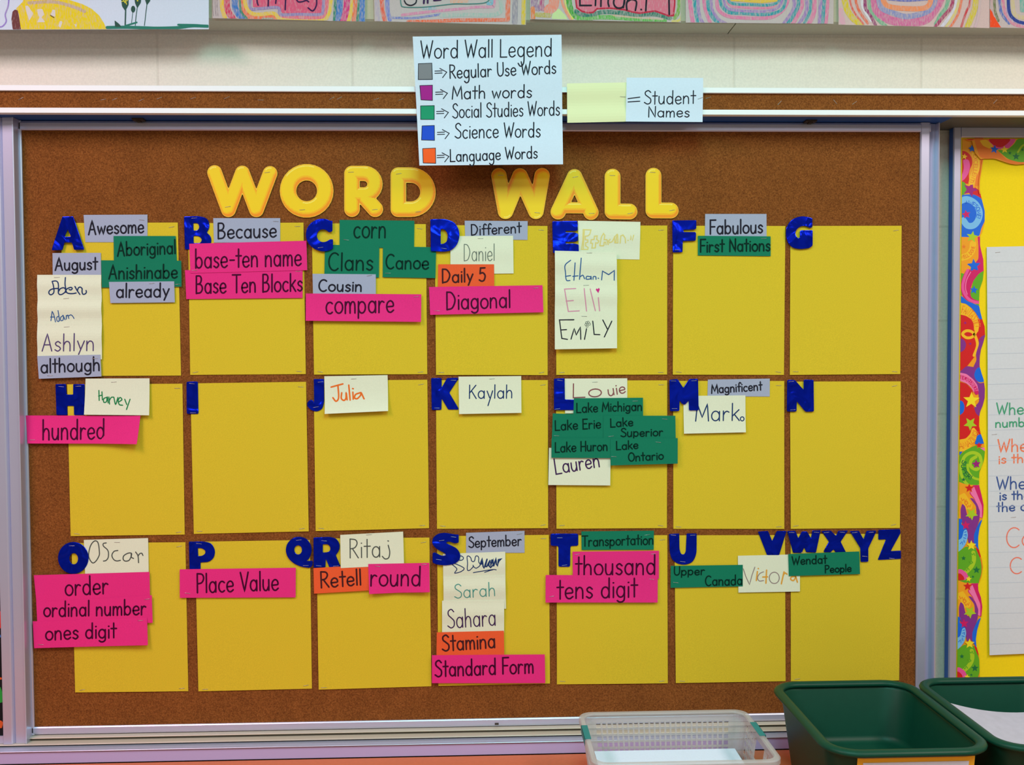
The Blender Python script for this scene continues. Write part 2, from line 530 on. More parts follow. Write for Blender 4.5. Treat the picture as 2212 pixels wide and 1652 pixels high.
# ---------------------------------------------------------------- the room
YW = 0.074                                  # face of the block wall
RX0, RX1, RY0 = -3.4, 3.6, -5.6
def block_material():
    m = bpy.data.materials.new('painted_block_wall')
    m.use_nodes = True
    nt = m.node_tree
    b = nt.nodes['Principled BSDF']
    b.inputs['Roughness'].default_value = 0.6
    geo = nt.nodes.new('ShaderNodeNewGeometry')
    sx = nt.nodes.new('ShaderNodeSeparateXYZ')
    nt.links.new(geo.outputs['Position'], sx.inputs[0])
    j = at(761, 130, YW)
    zj = at(2038, 490, YW).z
    cx = nt.nodes.new('ShaderNodeCombineXYZ')
    for out, inp, off in (('X', 'X', -j.x), ('Z', 'Y', -zj)):
        a = nt.nodes.new('ShaderNodeMath')
        a.inputs[1].default_value = off + 40.0
        nt.links.new(sx.outputs[out], a.inputs[0])
        nt.links.new(a.outputs[0], cx.inputs[inp])
    br = nt.nodes.new('ShaderNodeTexBrick')
    br.inputs['Scale'].default_value = 1.0
    br.inputs['Brick Width'].default_value = 0.40
    br.inputs['Row Height'].default_value = 0.20
    br.inputs['Mortar Size'].default_value = 0.0035
    br.inputs['Mortar Smooth'].default_value = 0.6
    br.inputs['Color1'].default_value = lin((234, 223, 207)) + (1,)
    br.inputs['Color2'].default_value = lin((237, 226, 210)) + (1,)
    br.inputs['Mortar'].default_value = lin((223, 212, 196)) + (1,)
    nt.links.new(cx.outputs[0], br.inputs['Vector'])
    n = nt.nodes.new('ShaderNodeTexNoise')
    n.inputs['Scale'].default_value = 240
    n.inputs['Detail'].default_value = 3
    nt.links.new(geo.outputs['Position'], n.inputs['Vector'])
    r = nt.nodes.new('ShaderNodeMapRange')
    r.inputs['From Min'].default_value = 0.3
    r.inputs['From Max'].default_value = 0.7
    r.inputs['To Min'].default_value = 0.95
    r.inputs['To Max'].default_value = 1.05
    nt.links.new(n.outputs['Fac'], r.inputs['Value'])
    vm = nt.nodes.new('ShaderNodeVectorMath')
    vm.operation = 'SCALE'
    nt.links.new(br.outputs['Color'], vm.inputs[0])
    nt.links.new(r.outputs[0], vm.inputs['Scale'])
    nt.links.new(vm.outputs[0], b.inputs['Base Color'])
    inv = nt.nodes.new('ShaderNodeMath')
    inv.operation = 'MULTIPLY_ADD'
    inv.inputs[1].default_value = -1.0
    nt.links.new(br.outputs['Fac'], inv.inputs[0])
    sc = nt.nodes.new('ShaderNodeMath')
    sc.operation = 'MULTIPLY'
    sc.inputs[1].default_value = 0.15
    nt.links.new(n.outputs['Fac'], sc.inputs[0])
    nt.links.new(sc.outputs[0], inv.inputs[2])
    bp = nt.nodes.new('ShaderNodeBump')
    bp.inputs['Strength'].default_value = 0.12
    bp.inputs['Distance'].default_value = 0.004
    nt.links.new(inv.outputs[0], bp.inputs['Height'])
    nt.links.new(bp.outputs[0], b.inputs['Normal'])
    return m
M_wall = block_material()
M_plain = mat('room_paint', (198, 192, 176), 0.7)
M_ceil = mat('ceiling_tile', (222, 222, 216), 0.85, grain=0.05, gscale=60)
M_floor = mat('speckled_vinyl_floor', (150, 140, 124), 0.45, grain=0.15, gscale=90)
tag(MB().box(RX0, RX1, YW, YW + 0.15, 0, CEIL).make('wall_back', M_wall), kind='structure')
tag(MB().box(RX0 - .15, RX0, RY0, YW + .15, 0, CEIL).make('wall_left', M_plain), kind='structure')
tag(MB().box(RX1, RX1 + .15, RY0, YW + .15, 0, CEIL).make('wall_right', M_plain), kind='structure')
tag(MB().box(RX0 - .15, RX1 + .15, RY0 - .15, RY0, 0, CEIL).make('wall_front', M_plain), kind='structure')
tag(MB().box(RX0 - .15, RX1 + .15, RY0 - .15, YW + .15, -.1, 0).make('floor', M_floor), kind='structure')
tag(MB().box(RX0 - .15, RX1 + .15, RY0 - .15, YW + .15, CEIL, CEIL + .1).make('ceiling', M_ceil), kind='structure')
for i, (lx, ly, sx, sy, w, tint) in enumerate(LAMPS):
    f = MB()
    x0, x1, y0, y1 = lx - sx / 2 - .03, lx + sx / 2 + .03, ly - sy / 2 - .03, ly + sy / 2 + .03
    f.box(x0, x1, y0, y0 + .025, CEIL - .05, CEIL)
    f.box(x0, x1, y1 - .025, y1, CEIL - .05, CEIL)
    f.box(x0, x0 + .025, y0 + .025, y1 - .025, CEIL - .05, CEIL)
    f.box(x1 - .025, x1, y0 + .025, y1 - .025, CEIL - .05, CEIL)
    o = f.make('ceiling_light', M_white_trim)
    side = ('left', 'middle', 'right')[i % 3]
    tag(o, 'white framed fluorescent ceiling light, %s one of the row %s' % (side, 'nearest the word wall' if i < 3 else 'behind the viewer'),
        'ceiling light', 'fluorescent ceiling lights')

# ledge above, in two lengths that butt at a chipped joint
LF = 0.002                                   # face of the ledge
zl = at(900, 46, LF).z
xj = at(1590, 58, LF).x
M_ledge = mat('ledge_beige_paint', (196, 184, 160), 0.65, grain=0.04, gscale=200)
prof = [(YW - .001, zl + .30), (LF, zl + .30), (LF, zl + .004), (LF + .004, zl), (YW - .001, zl)]
tag(MB().extrude(prof, 'x', RX0 + .002, xj - .0012).make('trim_1', M_ledge), kind='structure')
tag(MB().extrude(prof, 'x', xj + .0012, RX1 - .002).make('trim_2', M_ledge), kind='structure')

# ---------------------------------------------------------------- head rail with the cork strip
HF = -0.060
z_t0, z_t1 = at(1000, 187.5, HF).z, at(1000, 199.5, HF).z
z_b0, z_b1 = at(1000, 235.5, HF).z, at(1000, 247, HF).z
X0, X1 = -1.45, 1.75
rail = MB().box(X0, X1, HF + .012, YW - .0005, z_b1 + .002, z_t0 - .001).make('head_rail', M_alu)
tag(rail, 'long white-edged head rail with a narrow cork strip above the sliding boards', 'display rail')
mk_cork = MB().box(X0, X1, HF + .003, HF + .012, z_b0 - .002, z_t1 + .002).make('cork_strip', M_cork, rail)
pr = lambda a, b: [(HF + .012, a), (HF - .001, a), (HF - .002, a + .0006), (HF - .002, b - .0008), (HF - .001, b), (HF + .012, b)]
MB().extrude(pr(z_t1, z_t0), 'x', X0, X1).make('edge_trim', M_white_trim, rail)
MB().extrude(pr(z_b1, z_b0), 'x', X0, X1).make('edge_trim', M_white_trim, rail)
xs = at(2035, 262, 0).x
MB().box(X0, xs, HF + .014, YW - .001, z_b1, z_b1 + .0018).make('track_underside', M_navy, rail)['label'] = 'navy underside of the rail above the cork board'
MB().box(xs, X1, HF + .014, YW - .001, z_b1, z_b1 + .0018).make('track_underside', mat('grey_track', (98, 98, 90), 0.6), rail)
M_bracket = mat('roller_bracket_brown', (60, 50, 44), 0.6)
for px in (305, 1745):
    p = at(px, 252, 0.0)
    b = MB().box(p.x - .011, p.x + .011, -.024, -.0056, z_b1 - .0035, z_b1)
    b.box(p.x - .004, p.x + .004, -.019, -.008, z_b1 - .006, z_b1 - .0035)
    b.make('roller_bracket', M_bracket, rail)

_staple_mesh = None
def staple(parent, px, py, y, rot=0.0, w=12.5):
    """a wire staple crown lying on the paper"""
    global _staple_mesh
    p = at(px, py, y)
    if _staple_mesh is None:
        h, r = .00585, .00028
        vs, fs = [], []
        secs = [(-h, .0011), (-h + .0004, .0002), (-h + .001, 0), (h - .001, 0), (h - .0004, .0002), (h, .0011)]
        for (x, yy) in secs:
            for k in range(6):
                a = pi / 3 * k
                vs.append((x, yy - .0003 + r * cos(a), r * sin(a) * 1.4))
        for i in range(len(secs) - 1):
            for k in range(6):
                fs.append((i * 6 + k, i * 6 + (k + 1) % 6, i * 6 + 6 + (k + 1) % 6, i * 6 + 6 + k))
        me = bpy.data.meshes.new('staple')
        me.from_pydata(vs, [], fs)
        me.materials.append(M_staple)
        me.polygons.foreach_set('use_smooth', [True] * len(me.polygons))
        _staple_mesh = me
    o = bpy.data.objects.new('staple', _staple_mesh)
    COL.objects.link(o)
    o.parent = parent
    o.location = p - wloc(parent)
    o.rotation_euler = (0, rot, 0)
    return o

for px, py, rt in ((45, 213, -.5), (223, 215, -.2), (248, 214, -.4), (305, 216, -.4), (344, 212, -.4), (417, 212, -.3), (490, 211, -.4),
                   (717, 212, -.5), (733, 212, -.5), (813, 214, -.3), (866, 215, -.4), (1530, 211, -.3), (1684, 222, -.8), (1804, 220, .9),
                   (1846, 222, -.6), (2150, 219, -.8), (563, 216, 0)):
    staple(rail, px, py, HF + .003, rt)

# ---------------------------------------------------------------- the word wall board
CX0, CX1 = -0.9002, 0.9097
cz1, cz0 = at(700, 283, 0).z, at(700, 1557.5, 0).z
board = MB().box(CX0 - .004, CX1 + .004, 0.0, .014, cz0 - .003, cz1 + .003).make('cork_board', M_cork)
tag(board, 'big brown cork word wall board in an aluminium frame', 'bulletin board')
ft, fb = min(at(700, 256, -.003).z, z_b1 - .0007), at(700, 1576, -.003).z
# frame profile, flat face with a rounded outer edge
def hprof(zi, zo):        # inner edge zi, outer edge zo
    s = 1 if zo > zi else -1
    return [(.016, zi), (-.003, zi), (-.0045, zi + s * .002), (-.0045, zo - s * .005), (-.003, zo - s * .0015), (.0, zo), (.016, zo)]
MB().extrude(hprof(cz1, ft), 'x', CX0 - .02, CX1 + .021).make('frame_rail', M_alu, board)
MB().extrude(hprof(cz0, fb), 'x', CX0 - .02, CX1 + .021).make('frame_rail', M_alu, board)
xr2, xr3 = CX1 + .0205, CX1 + .0395
pv = [(CX1, .016), (CX1, -.003), (CX1 + .002, -.0055), (xr2 - .003, -.0055), (xr2, -.003)]
pv += [(xr2 + (xr3 - .003 - xr2) * (1 - cos(a)), -.003 + .011 * sin(a)) for a in (pi / 8, pi / 4, 3 * pi / 8, pi / 2)]
pv += [(xr3 - .0025, -.004), (xr3 - .0015, -.0055), (xr3, -.005), (xr3, .016)]
MB().extrude(pv, 'z', fb + .0005, ft - .0005).make('frame_stile', M_alu, board)
pl_ = [(CX0, .016), (CX0, -.003), (CX0 - .002, -.0045), (CX0 - .016, -.0045), (CX0 - .019, -.001), (CX0 - .019, .016)]
MB().extrude(pl_, 'z', fb + .0005, ft - .0005).make('frame_stile', M_alu, board)
ps = at(1073, 1563, -.0045)
MB().box(ps.x - .004, ps.x + .004, -.006, -.0045, ps.z - .0018, ps.z + .0018).make('frame_screw', M_bracket, board)

# ---------------------------------------------------------------- track sill under the boards
SF = -0.054
zs = fb - .0006
zsb = at(500, 1641.5, SF).z
M_cream_alu = mat('cream_tinted_aluminium', (206, 192, 176), 0.4, 0.2, spec=0.4)
M_lav = mat('lavender_painted_skirt', (186, 170, 218), 0.5)
def lip(y0, y1, z, zb):           # a step of the track whose lip overhangs the face below it
    return [(y0, z), (y1 + .0006, z), (y1, z - .0006), (y1 + .0003, z - .0013), (y1 + .001, z - .0015), (y0, z - .0015)]
sill = MB().box(X0, X1, SF, YW - .0005, zsb + .001, zs - .0145).make('board_track', M_lav)
tag(sill, 'stepped aluminium track and sill that the sliding boards run on', 'track')
M_riser_shade = mat('shade_toned_track_channel', (96, 92, 82), 0.7)  # shade under the lips, plus groove dirt, put into a dark colour
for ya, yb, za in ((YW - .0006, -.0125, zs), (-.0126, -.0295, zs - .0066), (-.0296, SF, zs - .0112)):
    MB().box(X0, X1, yb, ya, zs - .0145, za - .0016).make('track_channel', M_riser_shade, sill)
MB().extrude(lip(YW - .0005, -.0175, zs, zs - .0144), 'x', X0, X1).make('track_lip', M_cream_alu, sill)
MB().extrude(lip(-.0124, -.0345, zs - .0066, zs - .0144), 'x', X0, X1).make('track_lip', M_cream_alu, sill)
MB().extrude(lip(-.0294, SF - .003, zs - .0112, zs - .0144), 'x', X0, X1).make('track_lip', M_alu, sill)

# ---------------------------------------------------------------- board on the left, sliding in front
LFY = -0.030
xe = at(40, 820, LFY).x                      # right edge of its stile
lt, lb = z_b1 - .0005, zs - .0062
lb_ = empty('black_board', (xe - .2, LFY + .01, lb))
tag(lb_, 'black papered board at the far left edge, sliding in front of the cork board', 'bulletin board')
st = [(xe, LFY + .026), (xe, LFY + .001), (xe - .001, LFY), (xe - .0015, LFY - .0003), (xe - .003, LFY + .0025), (xe - .022, LFY + .0035),
      (xe - .0245, LFY + .0065), (xe - .027, LFY + .001), (xe - .029, LFY - .001), (xe - .0445, LFY - .001), (xe - .046, LFY + .001), (xe - .046, LFY + .026)]
MB().extrude(st, 'z', lb, lt).make('frame_stile', M_alu, lb_)
MB().box(xe - .45, xe - .0462, LFY + .003, LFY + .018, lb, lb + .0155).make('frame_rail', M_alu, lb_)
MB().box(xe - .45, xe - .0462, LFY + .006, LFY + .016, lb + .0156, lt).make('panel', M_black, lb_)
art = MB()
mp = planar(LFY + .0058)
cols = [mat('red_paint', (226, 40, 30), 0.6), mat('leaf_green_paint', (40, 160, 60), 0.6), mat('orange_paint', (220, 92, 40), 0.6), mat('sky_paint', (60, 120, 200), .6)]
for poly, ci in (([(-18, 1318), (2.5, 1320), (4, 1356), (-16, 1360)], 0), ([(-20, 1470), (1, 1484), (7, 1500), (7, 1516), (-18, 1522)], 1),
                 ([(-10, 1462), (3, 1463), (5, 1467), (-10, 1469)], 2), ([(-15, 1555), (2, 1556), (7, 1560), (4, 1572), (-15, 1574)], 2),
                 ([(-15, 1368), (1, 1371), (2, 1376), (-15, 1380)], 3)):
    fillpoly(poly, mp, art, ci)
art.make('painted_shapes', cols, lb_)

# ---------------------------------------------------------------- cards
def curl_none(u, v): return 0.0

class Card:
    def __init__(s, name, corners, layer, m, label, cat, group=None, curl=None, y=None, thick=.00028, nx=30, ny=14):
        s.c = [Vector(p) for p in corners]            # TL TR BR BL in the photo
        s.y = -(0.0012 + 0.00085 * layer) if y is None else y
        s.curl = curl or curl_none
        W_ = [at(p.x, p.y, s.y) for p in s.c]
        vs, fs = [], []
        for side in (0, 1):
            for j in range(ny + 1):
                for i in range(nx + 1):
                    u, v = i / nx, j / ny
                    p = (W_[0] * (1 - u) + W_[1] * u) * (1 - v) + (W_[3] * (1 - u) + W_[2] * u) * v
                    vs.append(p + Vector((0, -s.curl(u, v) + side * thick, 0)))
        n = (nx + 1) * (ny + 1)
        ix = lambda i, j, k=0: k * n + j * (nx + 1) + i
        for j in range(ny):
            for i in range(nx):
                fs.append((ix(i, j), ix(i, j + 1), ix(i + 1, j + 1), ix(i + 1, j)))
                fs.append((ix(i, j, 1), ix(i + 1, j, 1), ix(i + 1, j + 1, 1), ix(i, j + 1, 1)))
        for i in range(nx):
            fs.append((ix(i, 0), ix(i + 1, 0), ix(i + 1, 0, 1), ix(i, 0, 1)))
            fs.append((ix(i, ny), ix(i, ny, 1), ix(i + 1, ny, 1), ix(i + 1, ny)))
        for j in range(ny):
            fs.append((ix(0, j), ix(0, j, 1), ix(0, j + 1, 1), ix(0, j + 1)))
            fs.append((ix(nx, j), ix(nx, j + 1), ix(nx, j + 1, 1), ix(nx, j, 1)))
        s.o = mk(name, vs, fs, m)
        tag(s.o, label, cat, group)
        a, b = s.c[1] - s.c[0], s.c[3] - s.c[0]
        s.inv = Matrix(((a.x, b.x), (a.y, b.y))).inverted()
    def uv(s, p):
        q = s.inv @ (Vector(p) - s.c[0])
        return min(1, max(0, q.x)), min(1, max(0, q.y))
    def map(s, p, e=0.0):
        u, v = s.uv(p)
        return at(p[0], p[1], s.y - s.curl(u, v) - e - .00018)
    def ink(s, strokes, w, ink='k', name='lettering'):
        mb = MB()
        ribbon([dens_open([Vector(p) for p in t], 6) if len(t) > 1 else t for t in strokes], w, s.map, mb)
        return mb.make(name, INK[ink] if isinstance(ink, str) else ink, s.o)
    def write(s, t, x0, y0, x1, y1, cap, w=3.0, ink='k', **k):
        return s.ink(line_text(t, x0, y0, x1, y1, cap, **k), w, ink)
    def staple(s, px, py, rot=0.0):
        u, v = s.uv((px, py))
        return staple(s.o, px, py, s.y - s.curl(u, v) - .0001, rot)

Z1, Z2, Z3, Z4 = [zoom(x, 410, 3.934) for x in (0, 550, 1100, 1652)]
Y1, Y2, Y3, Y4 = [zoom(x, 810, 3.934) for x in (0, 550, 1100, 1652)]

# yellow sheets: TL TR BR BL
SHEETS = {
 'A': [(131, 481.5), (384, 480.5), (391, 811), (141, 812)],
 'B': [(406, 482), (655.5, 480.7), (660.6, 807.8), (411, 809.6)],
 'C': [(673.5, 482), (919.9, 484), (923, 808), (678.4, 809)],
 'D': [(939, 486), (1182.6, 488), (1183, 810), (942, 809.6)],
 'E': [(1200, 487.5), (1441.4, 487), (1441, 808.8), (1201.7, 809.6)],
 'F': [(1454.3, 487.5), (1696.5, 488), (1693.4, 809.6), (1453.3, 809)],
 'G': [(1707.5, 488), (1947.6, 487.5), (1944.8, 807.8), (1706, 809.6)],
 'H': [(145, 830), (394, 828.6), (399, 1154.4), (153, 1157.5)],
 'I': [(411, 828), (661, 824.5), (667, 1147.3), (418.7, 1153)],
 'J': [(677.5, 822), (923, 820), (926.7, 1140.5), (682, 1146.8)],
 'K': [(941.5, 821), (1183.4, 820.7), (1184, 1140.4), (944, 1142)],
 'L': [(1201, 821.5), (1441.4, 821.5), (1440.6, 1140.4), (1202, 1141.7)],
 'M': [(1454, 822.5), (1694, 822.7), (1694, 1142), (1454.6, 1142)],
 'N': [(1706.5, 824), (1946, 823.5), (1943.8, 1140), (1708, 1142)],
 'O': [(154.5, 1173), (400.4, 1171), (406.7, 1492.5), (162.7, 1495)],
 'P': [(421, 1170), (669.5, 1166), (673.8, 1487), (428.8, 1492.6)],
 'R': [(683.5, 1163), (927.5, 1160.8), (932, 1482), (688.5, 1489)],
 'S': [(944, 1158), (1185.7, 1155), (1188, 1476), (947, 1481)],
 'T': [(1202.5, 1156), (1441.4, 1155.7), (1442.4, 1475.3), (1203, 1477.8)],
 'U': [(1457, 1156), (1695.7, 1155.5), (1697, 1471), (1459.7, 1474.8)],
 'V': [(1708, 1153), (1945.5, 1153), (1942, 1469), (1708.4, 1471)],
}
SHEET_LABEL = {
 'V': 'yellow paper sheet behind the letters W X Y and Z, bottom right of the grid',
 'R': 'yellow paper sheet behind the letter R with red-orange and pink word cards',
 'P': 'yellow paper sheet behind the letter P, with the letter Q at its top right corner',
 'G': 'blank yellow paper sheet behind the letter G in the top right corner',
 'I': 'blank yellow paper sheet behind the letter I',
 'N': 'blank yellow paper sheet behind the letter N at the right end of the middle row',
}
SHOW = {'A': 'tr', 'B': 'tr bl br', 'C': 'tr bl br', 'D': 'tr bl br', 'E': 'tr bl br', 'F': 'bl br', 'G': 'tr bl br', 'H': 'tr bl br', 'I': 'tr bl br',
        'J': 'tr bl br', 'K': 'tr bl br', 'L': 'tr bl br', 'M': 'tr bl br', 'N': 'tr bl br', 'O': 'tr bl br', 'P': 'bl br', 'R': 'tr bl', 'S': 'tr',
        'T': 'tr bl br', 'U': 'bl', 'V': 'bl'}
for k, q in SHEETS.items():
    lab = SHEET_LABEL.get(k, 'yellow paper sheet behind the letter %s on the cork board' % k)
    ph = random.uniform(0, 6)
    cd = Card('paper_sheet', q, 0, M_yellow, lab, 'paper', 'yellow sheets of the alphabet grid',
              curl=lambda u, v, ph=ph: .0004 * (1 + sin(3 * u + ph)) * v, nx=10, ny=12)
    for s in SHOW[k].split():
        bx, by = {'tr': (q[1][0] - 12, q[1][1] + 9), 'bl': (q[3][0] + 13, q[3][1] - 6), 'br': (q[2][0] - 13, q[2][1] - 6)}[s]
        cd.staple(bx + random.uniform(-2, 2), by + random.uniform(-1, 2), random.uniform(-.22, .16))

PINK, GREEN, GREY, ORANGE, CREAM = ('pink', M_pink, 'kp'), ('green', M_green, 'kg'), ('grey', M_grey, 'k'), ('orange', M_orange, 'ko'), ('cream', M_cream, 'k')
def bulge(a, p=2.0): return lambda u, v: a * v ** p
WORDS = [  # kind, corners, layer, [(text, baseline x0 y0 x1 y1, cap height)], where, staples, curl
 (GREY, [(180.5, 464.1), (318.5, 463.4), (318.5, 523), (184.5, 523)], 1, [('Awesome', 191.5, 507, 310.6, 502, 30)], 'right of the letter A', [(306, 475)], None),
 (GREEN, [(245.3, 509.6), (379.5, 509.6), (382, 565), (246, 565)], 2, [('Aboriginal', 254.2, 552.9, 379.3, 547.3, 30)], 'below the grey awesome card', [], None),
 (GREEN, [(218.6, 562), (391.5, 563), (392.2, 619), (220.1, 621)], 3, [('Anishinabe', 235.5, 602.7, 383, 600.1, 30)], 'in the letter A column', [(384, 614)], None),
 (GREY, [(235.4, 608.8), (376.2, 607.5), (377.5, 652.8), (238.4, 654.5)], 4, [('already', 251, 642.6, 364.3, 640.8, 30)], 'in the letter A column', [(328, 612)], None),
 (GREY, [(113.4, 546.5), (217.8, 546), (218.6, 596), (113.9, 595)], 2, [('August', 119.5, 584.1, 209.7, 581.6, 27)], 'below the letter A', [], None),
 (GREY, [(80.3, 768.9), (216.8, 765.9), (219.1, 812.9), (83.9, 818)], 6, [('although', 88, 805.3, 215.6, 800.2, 30)], 'at the foot of the letter A column', [(108, 811), (205, 774)], None),
 (GREY, [(460.6, 471), (605.2, 471), (605.2, 523), (462.1, 524)], 1, [('Because', 469.8, 515.5, 597, 511.7, 33)], 'right of the letter B', [(596, 478)], None),
 (PINK, [(408.7, 526.4), (661.8, 519.8), (663.6, 583.4), (411.3, 590)], 4, [('base-ten name', 421.5, 579, 650.9, 573.5, 41)], 'in the letter B column', [(420, 584)], None),
 (PINK, [(399.6, 583.4), (653.7, 583), (653.7, 643.4), (402.4, 645.9)], 3, [('Base Ten Blocks', 422.5, 633.7, 653, 628.6, 38)], 'in the letter B column', [(644, 586)], None),
 (GREEN, [(733.5, 474.8), (895.2, 476.6), (894.4, 536), (733.5, 534)], 2, [('corn', 763.5, 513.7, 833.4, 513.7, 42)], 'right of the letter C', [(748, 518)], None),
 (GREEN, [(701.8, 528.2), (819.4, 531.5), (818.7, 599.4), (700.7, 596.8)], 3, [('Clans', 709, 584.1, 805, 583.4, 38)], 'below the letter C', [], None),
 (GREEN, [(827.1, 532), (942.2, 533.8), (940.7, 600.6), (826.6, 598.6)], 3, [('Canoe', 833, 580.8, 925.7, 580.8, 31)], 'in the letter C column', [(838, 590)], None),
 (GREY, [(675, 591.2), (811.8, 592.3), (811.8, 638), (676.3, 638)], 4, [('Cousin', 688, 629.1, 781.3, 629.1, 25)], 'in the letter C column', [(798, 595)], None),
 (PINK, [(660.6, 633.7), (910.2, 635.5), (909.7, 695.2), (661, 692.7)], 5, [('compare', 703.3, 677.4, 850.7, 674.4, 44)], 'at the foot of the letter C column', [(899, 641)], bulge(.0035)),
 (GREY, [(1003.7, 476.6), (1139.9, 477.4), (1139.4, 518), (1005, 517)], 1, [('Different', 1017.5, 508.4, 1125.4, 502.3, 23)], 'right of the letter D', [], None),
 (ORANGE, [(946.5, 570.7), (1067.3, 570.7), (1067.8, 621), (945.8, 623)], 3, [('Daily 5', 954.5, 610.8, 1049.5, 607, 29)], 'in the letter D column', [], None),
 (PINK, [(926.7, 619.7), (1171.9, 615.9), (1173.7, 674.4), (929.3, 680)], 4, [('Diagonal', 963.8, 668.8, 1102.5, 663.7, 38)], 'at the foot of the letter D column', [(944, 671), (1158, 622)], bulge(.003)),
 (GREY, [(1523.2, 462), (1655.8, 462), (1656, 513), (1522.7, 512)], 1, [('Fabulous', 1533, 505.8, 1647.3, 502.8, 30)], 'right of the letter F', [], None),
 (GREEN, [(1507.5, 509.1), (1664.7, 510.4), (1664.7, 553.1), (1507.5, 551.6)], 2, [('First Nations', 1512, 544.7, 1663.4, 541.4, 27)], 'below the grey fabulous card', [(1650, 515)], None),
 (PINK, [(55.4, 897.2), (304.5, 897.7), (300, 958), (60.5, 957.4)], 4, [('hundred', 91.5, 949.8, 225.7, 947.3, 43)], 'below the letter H', [(70, 950)], lambda u, v: .010 * max(0, (u - .55) / .45) ** 2 * (0.35 + .65 * v) + .003 * v * v),
 (GREEN, [(1239.8, 860.1), (1389, 858.8), (1389.3, 900), (1238.5, 897)], 6, [('Lake Michigan', 1245, 890.8, 1386.7, 886.3, 20)], 'topmost of the five lake cards', [(1372, 866)], None),
 (GREEN, [(1194, 892.6), (1305.4, 896.4), (1304.6, 951), (1192, 950)], 7, [('Lake Erie', 1198.6, 929.5, 1297.8, 924.4, 21)], 'on the left of the five lake cards', [(1202, 941)], None),
 (GREEN, [(1303.4, 897.7), (1458.9, 897.7), (1459.7, 949.3), (1303.4, 949.7)], 8, [('Lake', 1318.3, 922.4, 1367.4, 919.3, 18), ('Superior', 1341, 943.4, 1431.7, 940.9, 18)], 'on the right of the five lake cards', [(1436, 905), (1320, 942)], None),
 (GREEN, [(1191.5, 946.3), (1321, 946), (1321.1, 989.2), (1191, 988.4)], 9, [('Lake Huron', 1198.6, 976.5, 1312.3, 972.7, 21)], 'bottom left of the five lake cards', [], None),
 (GREEN, [(1319, 947.3), (1464, 946), (1464, 1001.2), (1319.1, 1005.2)], 10, [('Lake', 1331, 971.4, 1378.3, 968.9, 18), ('Ontario', 1357.4, 996.8, 1433, 991.8, 18)], 'bottom right of the five lake cards', [(1422, 955), (1326, 986)], None),
 (GREY, [(1529.1, 819.7), (1662.9, 817.6), (1662.7, 856.3), (1528.3, 856)], 1, [('Magnificent', 1537, 849.4, 1645.8, 842.5, 19)], 'right of the letter M', [], None),
 (PINK, [(73, 1242.2), (322.8, 1235), (324.1, 1292), (78.8, 1303)], 5, [('order', 140.5, 1285.9, 233.9, 1281.6, 40)], 'below the letter O', [], None),
 (PINK, [(78.3, 1300), (327.9, 1285.4), (329.7, 1345), (80.6, 1348)], 6, [('ordinal number', 94, 1331.9, 315.2, 1327.3, 33)], 'in the letter O column', [(318, 1294)], None),
 (PINK, [(70.7, 1341.8), (317.7, 1333.7), (320.8, 1392.1), (73.7, 1399.8)], 7, [('ones digit', 98, 1382, 250.4, 1376.9, 33)], 'at the foot of the letter O column', [(88, 1392), (303, 1340)], lambda u, v: .004 * u * u * v),
 (PINK, [(388.2, 1229.5), (639, 1226), (638.5, 1290), (388.4, 1291)], 4, [('Place Value', 424.7, 1280.3, 601.6, 1274, 41)], 'below the letter P', [(405, 1281)], None),
 (ORANGE, [(677.1, 1226.9), (797, 1219.8), (798, 1275), (678.4, 1282)], 5, [('Retell', 692.5, 1269.4, 780.5, 1263, 34)], 'below the letter R', [], None),
 (PINK, [(795.3, 1218), (927.5, 1215.5), (928.7, 1277.8), (797.8, 1282)], 6, [('round', 799.5, 1265, 908.4, 1265, 42)], 'in the letter R column', [(816, 1223), (916, 1219)], lambda u, v: .004 * v * v * abs(2 * u - .9)),
 (GREY, [(1006.8, 1150.6), (1133, 1146.3), (1133, 1193.8), (1006.8, 1194)], 1, [('September', 1012.5, 1182.4, 1126.2, 1177.8, 23)], 'right of the letter S', [(1122, 1153)], None),
 (ORANGE, [(943.5, 1365.5), (1088.4, 1362.1), (1089.4, 1417), (942.7, 1419)], 5, [('Stamina', 955.3, 1406.1, 1069.8, 1398.5, 34)], 'in the letter S column', [], None),
 (PINK, [(933, 1415), (1176.8, 1413.2), (1178, 1475.3), (933, 1475.3)], 6, [('Standard Form', 939.6, 1461.3, 1152.6, 1453.1, 35)], 'at the foot of the letter S column', [], None),
 (GREEN, [(1255.8, 1147.6), (1412.7, 1146), (1412.1, 1187), (1256.3, 1187.5)], 2, [('Transportation', 1257.2, 1179.9, 1411.4, 1175.3, 22)], 'right of the letter T', [(1398, 1155)], None),
 (PINK, [(1236.8, 1191.3), (1423.6, 1189.3), (1423.3, 1249.8), (1237.3, 1249)], 3, [('thousand', 1243.2, 1242.7, 1416, 1240, 42)], 'in the letter T column', [(1247, 1197), (1412, 1196)], None),
 (PINK, [(1178.8, 1241.7), (1421, 1243), (1420.3, 1300.6), (1178.3, 1300.6)], 4, [('tens digit', 1203.3, 1293.5, 1375.8, 1289, 42)], 'at the foot of the letter T column', [(1192, 1288), (1408, 1251)], bulge(.002)),
 (GREEN, [(1448.8, 1222), (1604.6, 1219.8), (1604.6, 1266.3), (1448.8, 1269.4)], 3, [('Upper', 1455.5, 1242.2, 1522, 1240.9, 18), ('Canada', 1523.5, 1265, 1603.3, 1262.5, 21)], 'below the letter U', [(1460, 1258)], None),
 (GREEN, [(1702.8, 1196.4), (1856.1, 1190.8), (1857.9, 1239.6), (1704.1, 1244)], 4, [('Wendat', 1711.3, 1219.8, 1785.5, 1216.2, 18), ('People', 1782, 1237, 1838.8, 1234.5, 16)], 'below the letters W and X', [(1737, 1193)], None),
]
